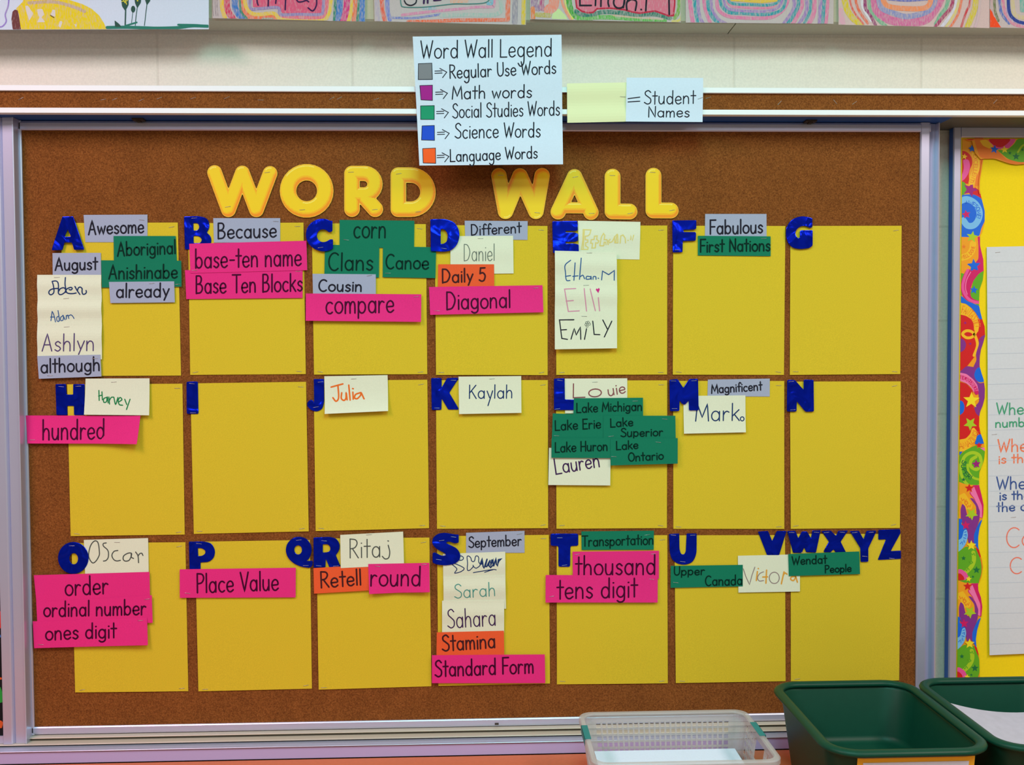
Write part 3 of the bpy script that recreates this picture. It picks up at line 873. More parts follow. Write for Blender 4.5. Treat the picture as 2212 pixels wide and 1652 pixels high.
for (cn, m, ink), q, L, lines, where, stp, cu in WORDS:
    words = ' '.join(t[0] for t in lines)
    cd = Card('word_card', q, L, m, '%s word card reading %s, %s' % (cn, words, where), 'word card', 'word cards on the cork board', curl=cu)
    for t, x0, y0, x1, y1, cap in lines:
        cd.write(t, x0, y0, x1, y1, cap, 3.6 if cap > 24 else 2.9, ink)
    for sx, sy in stp:
        cd.staple(sx, sy, random.uniform(-.2, .15))

# ---- pupils' name cards on cream paper
def belly(a): return lambda u, v: a * sin(pi * min(v / .78, 1.0)) ** 2
def name_card(q, L, label, curl=None, staples=()):
    cd = Card('name_card', q, L, M_cream, label, 'name card', 'cream name cards', curl=curl or bulge(.003), thick=.0003)
    for sx, sy in staples:
        cd.staple(sx, sy, random.uniform(-.12, .1))
    return cd
def sm(zf, *strokes): return [smooth_path(zf(s), 5) for s in strokes]
def st_(zf, *strokes): return [[Vector(p) for p in zf(s)] for s in strokes]

cd = name_card([(80.3, 593.5), (218.6, 593.5), (219.9, 652), (81.3, 652)], 3, 'cream name card in navy cursive, topmost of three below the grey august card', belly(.0016), [(123, 599)])
z = zoom(80, 590, 15.02)
cd.ink(sm(z, [(490, 265), (530, 400), (550, 560), (530, 650), (450, 700), (390, 660), (390, 590), (450, 530), (560, 500), (700, 490)],
          [(490, 265), (600, 250), (670, 290), (695, 400), (690, 600)],
          [(920, 520), (860, 470), (760, 500), (710, 570), (690, 630), (730, 690), (820, 680), (915, 600), (920, 520)],
          [(920, 140), (908, 350), (930, 500), (930, 620)],
          [(1040, 530), (1100, 540), (1140, 500), (1110, 460), (1020, 480), (940, 545), (970, 630), (1060, 660), (1180, 660), (1270, 640)],
          [(1230, 430), (1300, 560), (1390, 690)],
          [(1310, 570), (1340, 480), (1400, 450), (1460, 500), (1460, 600), (1490, 680), (1560, 670), (1600, 620), (1590, 560)]), 2.6, 'navy')
cd = name_card([(81.3, 643.4), (219.4, 643.4), (219.9, 705), (81.3, 705)], 4, 'cream name card in small blue, middle of three below the grey august card', belly(.0024), [(143, 644.5)])
cd.ink(sm(z, [(450, 1540), (490, 1240)], [(490, 1240), (540, 1340), (600, 1580)], [(440, 1420), (570, 1420)],
          [(690, 1400), (640, 1440), (650, 1540), (705, 1560), (720, 1450), (690, 1400)], [(680, 1210), (700, 1320), (725, 1540)],
          [(840, 1380), (770, 1430), (770, 1530), (840, 1520), (860, 1400)], [(840, 1360), (910, 1510)],
          [(950, 1370), (950, 1490)], [(950, 1400), (1000, 1360), (1030, 1470)], [(1030, 1380), (1100, 1350), (1160, 1400), (1200, 1470)]), 2.0, 'blue')
cd = name_card([(80.8, 697.2), (220.1, 697.2), (220.1, 776), (80.8, 776)], 5, 'cream name card in purple marker, directly above the grey although card', belly(.002), [(144, 706)])
cd.write('Ashlyn', 91, 758.2, 203.4, 757, 37, 2.6, 'purple', desc=.55)
cd = name_card([(973, 510), (1108.4, 509), (1109.4, 590.5), (973, 592)], 2, 'cream name card in thin grey pencil, above the orange daily 5 card', belly(.0012), [(1038, 515)])
cd.write('Daniel', 1001.5, 563.8, 1068.6, 562.5, 36, 1.7, 'grey')
cd = name_card([(1248.2, 476.6), (1383.4, 479.1), (1381.4, 560.5), (1251, 558)], 1, 'cream name card with faint yellow outlined letters, right of the letter E', belly(.0015))
z = zoom(1240, 470, 14.75)
cd.ink(st_(z, [(290, 380), (540, 390), (500, 530), (440, 580), (360, 590), (360, 700), (440, 710), (440, 780), (370, 800), (370, 900), (450, 950), (440, 1010), (240, 1010), (285, 700), (290, 380)],
           [(330, 400), (310, 700), (300, 980)],
           [(640, 690), (650, 590), (740, 580), (720, 690), (790, 740), (760, 810), (690, 800), (680, 960), (570, 970), (590, 820), (530, 810), (550, 700), (640, 690)],
           [(820, 890), (870, 620), (940, 500), (980, 560), (960, 700), (1050, 700), (1090, 860)], [(950, 880), (960, 780), (1010, 780), (1020, 860)], [(830, 895), (945, 895)],
           [(1150, 690), (1100, 740), (1130, 800), (1220, 760), (1290, 620), (1370, 520), (1330, 800)], [(1290, 600), (1300, 800), (1400, 800), (1390, 540)],
           [(1470, 810), (1490, 580), (1560, 550), (1630, 650), (1640, 800)], [(1715, 720), (1728, 722)], [(1800, 700), (1810, 570), (1860, 730), (1900, 560)]), 2.4, 'gold')
cd = name_card([(1198.4, 541.4), (1331.8, 544.7), (1333, 614), (1199, 613)], 8, 'cream name card in blue crayon, topmost of three below the letter E', belly(.002), [(1273, 546)])
cd.ink(sm(Z3, [(522, 598), (475, 640), (478, 700), (486, 766), (516, 770)], [(478, 735), (522, 728)], [(560, 620), (550, 768)], [(540, 735), (585, 730)],
          [(612, 580), (597, 760)], [(598, 742), (625, 725), (640, 755)], [(690, 738), (660, 735), (655, 758), (690, 755), (695, 735), (697, 760)],
          [(712, 760), (715, 738), (735, 738), (738, 760)], [(755, 750), (760, 752)]) + st_(Z3, [(785, 765), (793, 690), (845, 720), (893, 685), (892, 768)]), 2.2, 'blue')
cd = name_card([(1199, 609.5), (1333, 610), (1333, 682), (1198.4, 680)], 9, 'cream name card in pink crayon with a heart for a dot, below the letter E', belly(.002), [(1266, 616)])
cd.ink(st_(Z3, [(565, 838), (470, 843), (502, 1033), (595, 1028)], [(483, 945), (545, 940)], [(637, 838), (657, 1030)], [(688, 842), (732, 1027)], [(757, 915), (768, 1028)]), 2.2, 'pinkink')
mb = MB()
fillpoly(Z3([(735, 848), (741, 837), (752, 843), (762, 832), (770, 845), (757, 877)]), cd.map, mb, 0, .00005)
mb.make('drawn_heart', INK['magenta'], cd.o)
cd = name_card([(1198.4, 674.4), (1333, 675), (1332.6, 752), (1198.4, 754.4)], 10, 'cream name card in black marker with a flower, lowest below the letter E', bulge(.002), [(1262, 683)])
cd.ink(st_(Z3, [(550, 1103), (427, 1105), (447, 1262), (495, 1270)], [(440, 1190), (487, 1187)], [(525, 1268), (552, 1178), (570, 1232), (605, 1165), (608, 1270)],
           [(657, 1180), (640, 1270)], [(710, 1115), (722, 1228), (770, 1230)], [(795, 1105), (834, 1182)], [(872, 1115), (808, 1250)], [(500, 1104), (545, 1104)]), 2.4, 'k')
cd.ink([[Vector(p) for p in Z3([(667 + 15 * cos(a) + 9 * cos(t), 1142 + 17 * sin(a) + 10 * sin(t)) for t in [k * pi / 5 for k in range(11)]])]
        for a in (-1.3, -.1, 1.9, 3.0, 4.0)], 1.1, 'grey', 'drawn_flower')
cd = name_card([(184.8, 817.6), (323.6, 816.9), (324.1, 896.4), (183, 895.2)], 3, 'cream name card in green crayon, right of the letter H', lambda u, v: .004 * v * v + .002 * u * u, [(246, 825)])
cd.ink(sm(Y1, [(840, 130), (843, 215)], [(866, 142), (870, 210)], [(838, 178), (868, 170)], [(910, 188), (882, 200), (882, 230), (904, 226), (912, 186), (919, 236)],
          [(925, 186), (931, 246)], [(930, 215), (945, 190), (965, 187)], [(968, 190), (982, 248), (1002, 190)],
          [(1012, 226), (1036, 208), (1020, 190), (1004, 216), (1014, 250), (1042, 256)], [(1060, 205), (1077, 250)], [(1105, 205), (1075, 292)]), 2.4, 'green')
cd = name_card([(700.5, 812.5), (837.2, 810), (839, 887), (702.5, 893.4)], 3, 'cream name card in orange crayon, right of the letter J', lambda u, v: .007 * v ** 3, [(764, 818)])
cd.ink(sm(Y2, [(650, 102), (700, 88), (750, 75)], [(708, 88), (714, 190), (692, 222), (665, 192)], [(740, 150), (737, 198), (760, 215), (776, 195), (778, 150), (786, 210)],
          [(800, 85), (812, 212)], [(835, 145), (838, 205)], [(833, 114), (838, 116)], [(895, 150), (858, 165), (850, 194), (872, 200), (900, 172), (905, 150), (930, 202)]), 3.4, 'orange')
cd = name_card([(990.5, 813.3), (1125.9, 812), (1126.2, 891.3), (991.8, 893.9)], 3, 'cream name card in navy ink, right of the letter K', lambda u, v: .004 * v ** 2, [(1063, 818)])
cd.write('Kaylah', 1012.3, 860.8, 1107.1, 859.6, 29, 2.4, 'navy', desc=1.35)
cd = name_card([(1220, 817.6), (1355, 816.9), (1355, 892), (1220.7, 892.6)], 2, 'cream name card in brown crayon, right of the letter L above the lake cards', bulge(.0006), [(1285, 825)])
cd.write('Lo', 1235, 858.8, 1299, 856, 30, 2.6, 'brown')
cd.write('uie', 1314, 855, 1351.7, 848.1, 24, 2.6, 'brown')
cd = name_card([(1476.2, 855), (1610.2, 853.7), (1610.4, 933.3), (1477, 936.3)], 2, 'cream name card in navy ink, below the grey magnificent card', lambda u, v: .003 * v ** 3)
cd.write('Mark', 1502, 909.1, 1597, 907.9, 37, 2.6, 'navy')
cd.ink([[Vector(p) for p in arc(1603.3, 904.5, 4, 4.5, 0, 360, 12)]], 2.2, 'navy', 'lettering')
cd = name_card([(1185.9, 967.1), (1319, 968), (1318.1, 1048.2), (1184.4, 1047.2)], 5, 'cream name card in dark plum marker, sticking out below the lake cards', bulge(.001))
cd.write('Lauren', 1199.8, 1024, 1296.2, 1007.8, 33, 3.0, 'plum')
cd = name_card([(181, 1165.9), (319.8, 1162), (321.6, 1238), (184.3, 1240)], 2, 'cream name card in pencil, right of the letter O', bulge(.001), [(253, 1171)])
z = zoom(180, 1150, 14.75)
cd.ink(sm(z, [(370, 265), (250, 380), (180, 600), (180, 800), (290, 965), (400, 910), (500, 740), (510, 600), (470, 330), (370, 265)],
          [(730, 330), (640, 350), (640, 430), (760, 540), (800, 640), (790, 800), (720, 890), (640, 910)],
          [(1100, 570), (980, 600), (910, 720), (960, 850), (1060, 905), (1180, 885)],
          [(1530, 660), (1420, 660), (1290, 740), (1270, 850), (1340, 910), (1460, 880), (1530, 740), (1530, 660)], [(1525, 660), (1530, 780), (1600, 825)],
          [(1665, 620), (1740, 740), (1760, 960)], [(1740, 760), (1790, 680), (1860, 660), (1900, 730)]), 2.3, mat('dark_pencil', (76, 80, 76), .5))
cd = name_card([(735, 1155.2), (870.8, 1148), (872.8, 1220), (736.3, 1226.5)], 4, 'cream name card in dark pencil, right of the letter R', bulge(.0012), [(797, 1154.5)])
cd.write('Rita', 754.3, 1205.3, 822, 1203, 41, 2.4, mat('dark_pencil', (76, 80, 76), .5))
cd.ink(sm(Y2, [(1135, 1445), (1148, 1500), (1140, 1550), (1110, 1562), (1085, 1540)], [(1132, 1408), (1138, 1410)]), 2.4, mat('dark_pencil', (76, 80, 76), .5))
cd = name_card([(957, 1196), (1091.4, 1191.3), (1092, 1262), (957.5, 1264)], 2, 'cream name card with navy bubble writing, below the grey september card', belly(.0015))
z = zoom(950, 1180, 14.75)
cd.ink(sm(z, [(640, 305), (690, 305), (750, 350), (740, 410), (680, 440), (600, 430)],
          [(400, 540), (490, 550), (770, 690), (680, 800), (500, 850), (480, 830), (540, 740), (520, 680), (400, 580)],
          [(870, 330), (930, 310), (990, 370), (1010, 450), (1060, 485), (1110, 450), (1140, 320), (1200, 305), (1240, 360), (1240, 490), (1290, 590), (1170, 690), (1090, 655), (1060, 600), (1060, 650), (950, 760), (880, 740), (885, 520), (870, 330)],
          [(1070, 835), (1450, 770), (1700, 735), (1800, 745)], [(1430, 825), (1560, 780), (1700, 740)]), 1.9, 'navy')
cd.ink(st_(z, [(1290, 580), (1350, 380), (1380, 640), (1410, 690), (1510, 390), (1450, 640), (1500, 640), (1590, 440), (1560, 610), (1620, 670), (1700, 590), (1700, 410), (1620, 600)],
           [(1300, 560), (1360, 440), (1330, 560)], [(1720, 620), (1790, 370), (1800, 560), (1840, 620), (1870, 420), (1970, 390), (1880, 470), (1860, 520)], [(1600, 450), (1620, 560), (1660, 430)]), 3.0, 'navy')
cd = name_card([(958, 1247), (1091.4, 1242), (1093.2, 1314.6), (958, 1316)], 3, 'cream name card in pale teal pencil, in the letter S column', belly(.002))
cd.write('Sarah', 981.6, 1292.5, 1070.3, 1286.7, 30, 2.1, 'teal')
cd = name_card([(955, 1297.3), (1089, 1297), (1088.9, 1366), (955, 1368)], 4, 'cream name card in plum ink, directly above the orange stamina card', belly(.0016))
cd.write('Sahara', 967, 1356.6, 1071, 1350.2, 40, 2.5, 'plum')
cd = name_card([(1594, 1200.2), (1728, 1197), (1727.8, 1277), (1595, 1279.5)], 2, 'cream name card with orange and grey letters, below the letter V', bulge(.0008))
z = zoom(1580, 1190, 13.825)
cd.ink(st_(z, [(355, 530), (430, 760), (540, 1000), (620, 700), (700, 480)]) + sm(z, [(960, 620), (850, 670), (780, 790), (830, 890), (960, 880)]) +
       [[Vector(p) for p in z(arc(1280, 800, 150, 170, 0, 360, 18))]], 1.9, 'mauve')
cd.ink(sm(z, [(775, 610), (745, 880)], [(800, 520), (806, 526)], [(1050, 570), (1030, 960)], [(935, 775), (1080, 770)], [(1570, 620), (1490, 980)], [(1550, 720), (1600, 655), (1660, 690)],
          [(1910, 760), (1800, 770), (1770, 840), (1850, 880), (1910, 800), (1920, 760), (1970, 930)]), 3.0, 'amber')

# ---------------------------------------------------------------- blue foil letters
def round_poly(pts, r, n=4):
    P = [Vector(p[:2]) for p in pts]
    out = []
    for i, p in enumerate(P):
        rr = pts[i][2] if len(pts[i]) > 2 else r
        a, b = P[i - 1], P[(i + 1) % len(P)]
        da, db = (a - p), (b - p)
        k = min(rr, .46 * da.length, .46 * db.length)
        s, e = p + da.normalized() * k, p + db.normalized() * k
        for t in range(n + 1):
            t /= n
            out.append((1 - t) ** 2 * s + 2 * t * (1 - t) * p + t * t * e)
    return out

def foil(letter, zf, layer, outer, holes=(), r=9, where='', staples=()):
    y = -(0.0012 + 0.00085 * layer)
    cu = bpy.data.curves.new('foil', 'CURVE')
    cu.dimensions = '2D'
    cu.fill_mode = 'BOTH'
    cu.extrude = .0002
    cu.bevel_depth = .0008
    cu.bevel_resolution = 2
    cu.offset = -.0008
    for loop in (outer,) + tuple(holes):
        pts = [at(p[0], p[1], y) for p in zf(round_poly(loop, r))]
        sp = cu.splines.new('POLY')
        sp.points.add(len(pts) - 1)
        for q, p in zip(sp.points, pts):
            q.co = (p.x, p.z, 0, 1)
        sp.use_cyclic_u = True
    tmp = bpy.data.objects.new('tmp', cu)
    COL.objects.link(tmp)
    dg = bpy.context.evaluated_depsgraph_get()
    me = tmp.evaluated_get(dg).to_mesh()
    vs = [Vector((v.co.x, y + .001 - .001 - v.co.z, v.co.y)) for v in me.vertices]
    fs = [tuple(p.vertices) for p in me.polygons]
    tmp.evaluated_get(dg).to_mesh_clear()
    bpy.data.objects.remove(tmp)
    bpy.data.curves.remove(cu)
    o = mk('foil_letter', vs, fs, M_foil)
    tag(o, 'shiny blue foil letter %s %s' % (letter, where), 'letter', 'blue foil alphabet letters')
    for sx, sy in zf(staples):
        staple(o, sx, sy, y - .001, random.uniform(-.15, .15))
    return o

def ell(cx, cy, rx, ry, n=20, a0=0):
    return [(cx + rx * cos(2 * pi * i / n + a0), cy + ry * sin(2 * pi * i / n + a0)) for i in range(n)]

AT = 'on the corner of its yellow sheet'
foil('A', Z1, 6, [(530, 228), (622, 225), (715, 500), (712, 510), (630, 510), (612, 448), (548, 448), (532, 512), (445, 515), (440, 505)], [[(576, 335), (604, 397), (550, 400)]], 8, AT)
foil('B', Z1, 1, [(1563, 228), (1690, 222, 60), (1760, 240, 40), (1782, 290, 40), (1776, 335, 40), (1757, 362, 10), (1790, 392, 40), (1800, 440, 40), (1770, 490, 40), (1700, 503, 40), (1572, 507)],
     [[(1643, 283), (1683, 284, 20), (1696, 315, 20), (1680, 346, 20), (1645, 346)], [(1645, 392), (1692, 393, 20), (1718, 422, 20), (1703, 452, 20), (1646, 452)]], 8, AT, [(1650, 240)])
foil('C', Z2, 6, [(662, 262, 8), (662, 352, 10), (632, 362, 10), (605, 338), (565, 335), (535, 360), (528, 395), (542, 430), (575, 445), (610, 440), (640, 420, 8), (667, 420, 8), (667, 500, 12), (625, 520), (570, 525), (500, 500), (450, 450), (433, 385), (445, 320), (490, 270), (545, 245), (600, 245), (630, 258), (645, 262, 8)], (), 40, AT, [(560, 490)])
foil('D', Z2, 6, [(1493, 250, 8), (1620, 247), (1700, 275), (1738, 340), (1743, 400), (1720, 470), (1670, 515), (1620, 527), (1497, 522, 8)], [[(1582, 335, 6), (1610, 335, 20), (1635, 360, 20), (1642, 395, 20), (1632, 440, 20), (1605, 458, 20), (1582, 460, 6)]], 50, AT, [(1610, 498)])
foil('E', Z3, 4, [(365, 268), (580, 265), (583, 345), (560, 350), (478, 349), (478, 362), (560, 362), (585, 372), (586, 432), (560, 441), (480, 443), (480, 457), (560, 456), (590, 464), (592, 533), (372, 538)], (), 10, AT)
foil('F', Z3, 4, [(1385, 260), (1590, 258), (1590, 328), (1575, 338), (1480, 340), (1480, 358), (1580, 358), (1588, 368), (1585, 432), (1475, 437), (1473, 530), (1388, 533)], (), 9, AT, [(1432, 510)])
foil('G', Z4, 4, [(405, 242, 8), (405, 318, 10), (385, 325, 10), (340, 305), (300, 310), (268, 340), (258, 370), (265, 395), (285, 412), (297, 405, 8), (298, 350, 8), (310, 343, 8), (407, 343, 10), (407, 475, 14), (380, 495), (300, 505), (240, 495), (200, 460), (180, 400), (180, 330), (210, 270), (260, 235), (320, 222), (370, 232)], (), 40, AT)
foil('H', Y1, 1, [(472, 77), (560, 75), (566, 165), (622, 165), (622, 77), (720, 77), (722, 340), (630, 340), (628, 262), (571, 262), (573, 340), (480, 340)], (), 8, AT, [(520, 98), (665, 95)])
foil('I', Y1, 1, [(1585, 56), (1682, 54), (1687, 330), (1587, 330)], (), 12, AT, [(1630, 72), (1640, 320)])
foil('J', Y2, 1, [(502, 33, 8), (590, 33, 8), (592, 230), (575, 290), (530, 312), (480, 300), (445, 262), (450, 225), (480, 208), (500, 220), (505, 240)], (), 36, AT, [(560, 58), (520, 272)])
foil('K', Y2, 1, [(1500, 25), (1590, 25), (1590, 105), (1635, 25), (1727, 22), (1730, 35), (1655, 150), (1733, 282), (1730, 293), (1645, 293), (1590, 200), (1588, 295), (1505, 297)], (), 10, AT, [(1690, 44), (1550, 280)])
foil('L', Y3, 4, [(380, 30), (470, 27), (473, 207), (600, 210), (600, 297), (380, 297)], (), 8, AT, [(430, 45), (410, 287)])
foil('M', Y3, 4, [(1360, 40), (1430, 32), (1480, 110), (1530, 32), (1605, 32), (1610, 300), (1527, 300), (1525, 215), (1497, 250), (1470, 248), (1447, 215), (1447, 305), (1365, 308)], (), 12, AT, [(1395, 50), (1570, 48), (1405, 285)])
foil('N', Y4, 3, [(190, 40), (255, 40), (330, 125), (330, 38), (415, 40), (418, 310), (345, 312), (272, 222), (270, 310), (187, 310)], (), 12, AT, [(225, 55), (240, 295)])
foil('O', Y1, 3, ell(623, 1553, 131, 137), [ell(627, 1560, 37, 48, 14)], 40, AT, [(610, 1450)])
foil('P', Y1, 1, [(1605, 1415, 8), (1740, 1413), (1800, 1430), (1830, 1490), (1820, 1550), (1780, 1587), (1705, 1592, 6), (1705, 1690, 6), (1612, 1690, 6)], [[(1682, 1470, 5), (1715, 1470), (1745, 1490), (1745, 1515), (1720, 1535), (1685, 1538, 5)]], 36, AT, [(1690, 1432)])
foil('Q', Y2, 2, [(375, 1370), (440, 1385), (480, 1440), (487, 1500), (465, 1560), (440, 1578, 8), (495, 1577, 10), (492, 1620), (470, 1638), (400, 1630), (330, 1600), (280, 1550), (262, 1490), (275, 1430), (320, 1385)], [ell(370, 1485, 33, 40, 12)], 36, 'left of the letter R', [(375, 1402), (435, 1618)])
foil('R', Y2, 2, [(500, 1380, 8), (640, 1373), (700, 1390), (725, 1440), (720, 1490), (690, 1530, 8), (730, 1625, 8), (722, 1632, 8), (635, 1632, 8), (605, 1560, 6), (602, 1632, 6), (502, 1637, 6)], [[(580, 1437, 5), (625, 1437), (645, 1465), (640, 1495), (615, 1505), (580, 1507, 5)]], 34, AT, [(590, 1408), (545, 1620), (690, 1622)])
foil('S', Y2, 5, [(1735, 1355, 10), (1735, 1425, 10), (1700, 1430, 10), (1650, 1412), (1622, 1425), (1720, 1470), (1750, 1520), (1745, 1570), (1700, 1605), (1620, 1618), (1550, 1610), (1512, 1595, 12), (1512, 1512, 8), (1530, 1505, 8), (1590, 1535), (1625, 1532), (1620, 1515), (1540, 1475), (1505, 1430), (1515, 1380), (1560, 1345), (1620, 1338), (1690, 1352)], (), 30, AT, [(1590, 1405), (1690, 1375), (1565, 1568)])
foil('T', Y3, 1, [(350, 1347), (587, 1347), (587, 1450), (520, 1452), (518, 1628), (418, 1628), (418, 1452), (352, 1449)], (), 16, AT, [(430, 1382), (470, 1615)])
foil('U', Y3, 1, [(1358, 1350, 8), (1445, 1345, 8), (1447, 1480), (1460, 1520), (1485, 1525), (1500, 1500), (1507, 1345, 8), (1593, 1345, 8), (1592, 1520), (1560, 1590), (1500, 1612), (1430, 1605), (1380, 1565), (1362, 1500)], (), 40, AT, [(1395, 1360), (1560, 1360), (1475, 1585)])
IDP = lambda p: p
foil('V', IDP, 1, [(1637, 1148), (1659, 1146.5), (1668, 1168), (1678, 1146.5), (1699, 1146.5), (1683, 1199), (1657, 1199)], (), 2, 'left of the letter W')
foil('W', Y4, 1, [(190, 1325), (260, 1322), (285, 1385), (315, 1328), (360, 1328), (392, 1385), (405, 1320), (475, 1318), (435, 1508), (352, 1505), (335, 1465), (315, 1510), (240, 1510)], (), 8, 'between the letters V and X', [(230, 1338), (440, 1336)])
foil('X', Y4, 1, [(480, 1325), (560, 1320), (605, 1365), (625, 1322), (708, 1320), (645, 1415), (690, 1505), (600, 1505), (585, 1480), (560, 1505), (505, 1505), (500, 1495), (545, 1415)], (), 8, 'between the letters W and Y', [(525, 1338), (660, 1336)])
foil('Y', Y4, 2, [(722, 1325), (800, 1322), (840, 1395), (865, 1322), (945, 1320), (945, 1335), (880, 1470), (880, 1585), (815, 1587), (812, 1470)], (), 9, 'between the letters X and Z', [(765, 1338), (905, 1336), (850, 1540)])
foil('Z', Y4, 1, [(965, 1315), (1150, 1308), (1152, 1345), (1070, 1495), (1157, 1490), (1157, 1560), (960, 1570), (1030, 1395), (965, 1398)], (), 8, 'last letter of the bottom row', [(1080, 1557)])

# ---------------------------------------------------------------- printed bubble letters WORD WALL
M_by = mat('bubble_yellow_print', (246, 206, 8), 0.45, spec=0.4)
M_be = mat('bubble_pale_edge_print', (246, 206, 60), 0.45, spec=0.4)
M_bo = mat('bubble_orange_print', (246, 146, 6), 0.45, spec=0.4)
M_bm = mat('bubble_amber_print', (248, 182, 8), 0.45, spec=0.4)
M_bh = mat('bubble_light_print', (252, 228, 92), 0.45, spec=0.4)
def bubble(letter, where, zf, s, strokes, flip=False, staples=()):
    """die-cut card letter: strokes = [(points, radius)], printed with an orange inner contour"""
    segs = []
    for pts, r in strokes:
        for a, b in zip(pts, pts[1:]):
            segs.append((Vector(a), Vector(b), r))
    def near(p):
        best = None
        for a, b, r in segs:
            d = b - a
            t = max(0, min(1, (p - a).dot(d) / max(1e-9, d.dot(d))))
            q = a + d * t
            e = (p - q).length - r
            if best is None or e < best[0]:
                best = (e, q, r)
        return best
    xs = [p.x + k * r for a, b, r in segs for p in (a, b) for k in (-1, 1)]
    ys = [p.y + k * r for a, b, r in segs for p in (a, b) for k in (-1, 1)]
    h = s * 0.95
    x0, y0 = min(xs) - h, min(ys) - h
    nx, ny = int((max(xs) + h - x0) / h) + 2, int((max(ys) + h - y0) / h) + 2
    val = {}
    for j in range(ny):
        for i in range(nx):
            val[i, j] = near(Vector((x0 + i * h, y0 + j * h)))
    idx, vs, fs, fm = {}, [], [], []
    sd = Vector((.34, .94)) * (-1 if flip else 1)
    y = -.0026
    def vert(i, j):
        if (i, j) not in idx:
            e, q, r = val[i, j]
            p = Vector((x0 + i * h, y0 + j * h))
            if e > 0:
                p = q + (p - q).normalized() * r
            p = zf([p])[0]
            idx[i, j] = len(vs)
            vs.append(at(p[0], p[1], y))
        return idx[i, j]
    for j in range(ny - 1):
        for i in range(nx - 1):
            cs = [(i, j), (i, j + 1), (i + 1, j + 1), (i + 1, j)]
            if sum(val[k][0] < 0 for k in cs) < 1 or max(val[k][0] for k in cs) > h * 1.5:
                continue
            fs.append(tuple(vert(*k) for k in cs))
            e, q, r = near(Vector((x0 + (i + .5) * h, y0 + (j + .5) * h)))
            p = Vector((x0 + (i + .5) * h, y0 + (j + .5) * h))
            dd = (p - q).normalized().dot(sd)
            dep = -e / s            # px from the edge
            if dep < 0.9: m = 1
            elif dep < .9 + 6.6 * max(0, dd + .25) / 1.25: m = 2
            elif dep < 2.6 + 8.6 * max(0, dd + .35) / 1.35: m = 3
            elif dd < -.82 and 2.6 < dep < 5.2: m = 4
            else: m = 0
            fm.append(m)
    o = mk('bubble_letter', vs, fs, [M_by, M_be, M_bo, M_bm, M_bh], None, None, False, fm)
    bm = bmesh.new()
    bm.from_mesh(o.data)
    bmesh.ops.recalc_face_normals(bm, faces=bm.faces)
    if sum((f.normal.y for f in bm.faces)) > 0:
        bmesh.ops.reverse_faces(bm, faces=bm.faces)
    bm.to_mesh(o.data)
    bm.free()
    md = o.modifiers.new('card_thickness', 'SOLIDIFY')
    md.thickness = .0006
    md.offset = -1
    tag(o, 'yellow bubble letter %s with an orange contour, %s' % (letter, where), 'letter', 'yellow title letters')
    for sx, sy in zf(staples):
        staple(o, sx, sy, y - .0001, random.uniform(-.2, .1))
ZW, sW = zoom(430, 340, 4.174), 4.174
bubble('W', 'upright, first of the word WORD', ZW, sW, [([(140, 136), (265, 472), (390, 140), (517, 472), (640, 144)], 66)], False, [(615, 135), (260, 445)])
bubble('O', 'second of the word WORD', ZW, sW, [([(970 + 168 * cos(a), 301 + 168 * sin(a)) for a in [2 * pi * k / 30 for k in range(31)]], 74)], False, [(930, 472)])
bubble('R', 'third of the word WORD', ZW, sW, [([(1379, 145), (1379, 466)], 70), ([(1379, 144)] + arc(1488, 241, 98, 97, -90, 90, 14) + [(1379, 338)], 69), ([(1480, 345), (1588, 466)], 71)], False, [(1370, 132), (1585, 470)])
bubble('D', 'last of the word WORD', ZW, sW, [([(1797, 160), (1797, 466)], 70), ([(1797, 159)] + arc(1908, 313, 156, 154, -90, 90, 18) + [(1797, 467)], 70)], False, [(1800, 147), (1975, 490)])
ZL, sL = zoom(1040, 340, 4.809), 4.809
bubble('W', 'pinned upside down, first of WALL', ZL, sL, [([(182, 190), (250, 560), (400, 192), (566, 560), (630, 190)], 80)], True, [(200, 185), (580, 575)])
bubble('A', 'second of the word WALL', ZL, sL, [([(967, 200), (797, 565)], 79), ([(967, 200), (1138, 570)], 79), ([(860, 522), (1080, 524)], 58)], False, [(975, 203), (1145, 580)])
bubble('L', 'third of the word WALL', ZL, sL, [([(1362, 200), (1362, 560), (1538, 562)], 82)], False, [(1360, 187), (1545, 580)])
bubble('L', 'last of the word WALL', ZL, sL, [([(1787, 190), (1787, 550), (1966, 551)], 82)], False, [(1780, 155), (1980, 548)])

# ---------------------------------------------------------------- legend and key cards hanging from the rail
cd = Card('legend_sheet', [(892.1, 82.1), (1212.1, 78), (1215.9, 355.7), (906.1, 357.9)], 0, M_white,
          'white sheet headed word wall legend with five coloured squares', 'sign', y=HF - .0035, nx=16, ny=24,
          curl=lambda u, v: .009 * (1 - v) ** 2 + .0030 * sin(5.2 * v) ** 2 + .002 * v * u)
zl8 = zoom(885, 70, 5.6)
for t, x0, y0, x1, y1, cap, w in (('Word Wall Legend', 909, 126.3, 1192.1, 121.4, 38, 2.7), ('Regular Use Words', 971, 169.5, 1201, 158.4, 29, 2.6), ('Math words', 976.5, 213.8, 1148.4, 210.5, 28, 2.6),
                                 ('Social Studies Words', 977.5, 254.8, 1209, 248.6, 31, 2.5), ('Science Words', 982.5, 298.6, 1167.1, 296, 32, 2.6), ('Language Words', 971.8, 349.5, 1160.9, 341.4, 26, 2.6)):
    cd.write(t, x0, y0, x1, y1, cap, w, 'k', desc=1.3 if cap == 38 else .95)
sq = (([(105, 378), (268, 372), (275, 568), (103, 570)], (128, 128, 136)), ([(122, 643), (275, 638), (275, 822), (137, 815)], (166, 18, 142)),
      ([(132, 888), (297, 885), (297, 1053), (133, 1052)], (10, 148, 106)), ([(150, 1130), (298, 1125), (300, 1305), (143, 1300)], (8, 70, 206)),
      ([(157, 1405), (312, 1398), (315, 1583), (163, 1578)], (252, 92, 16)))
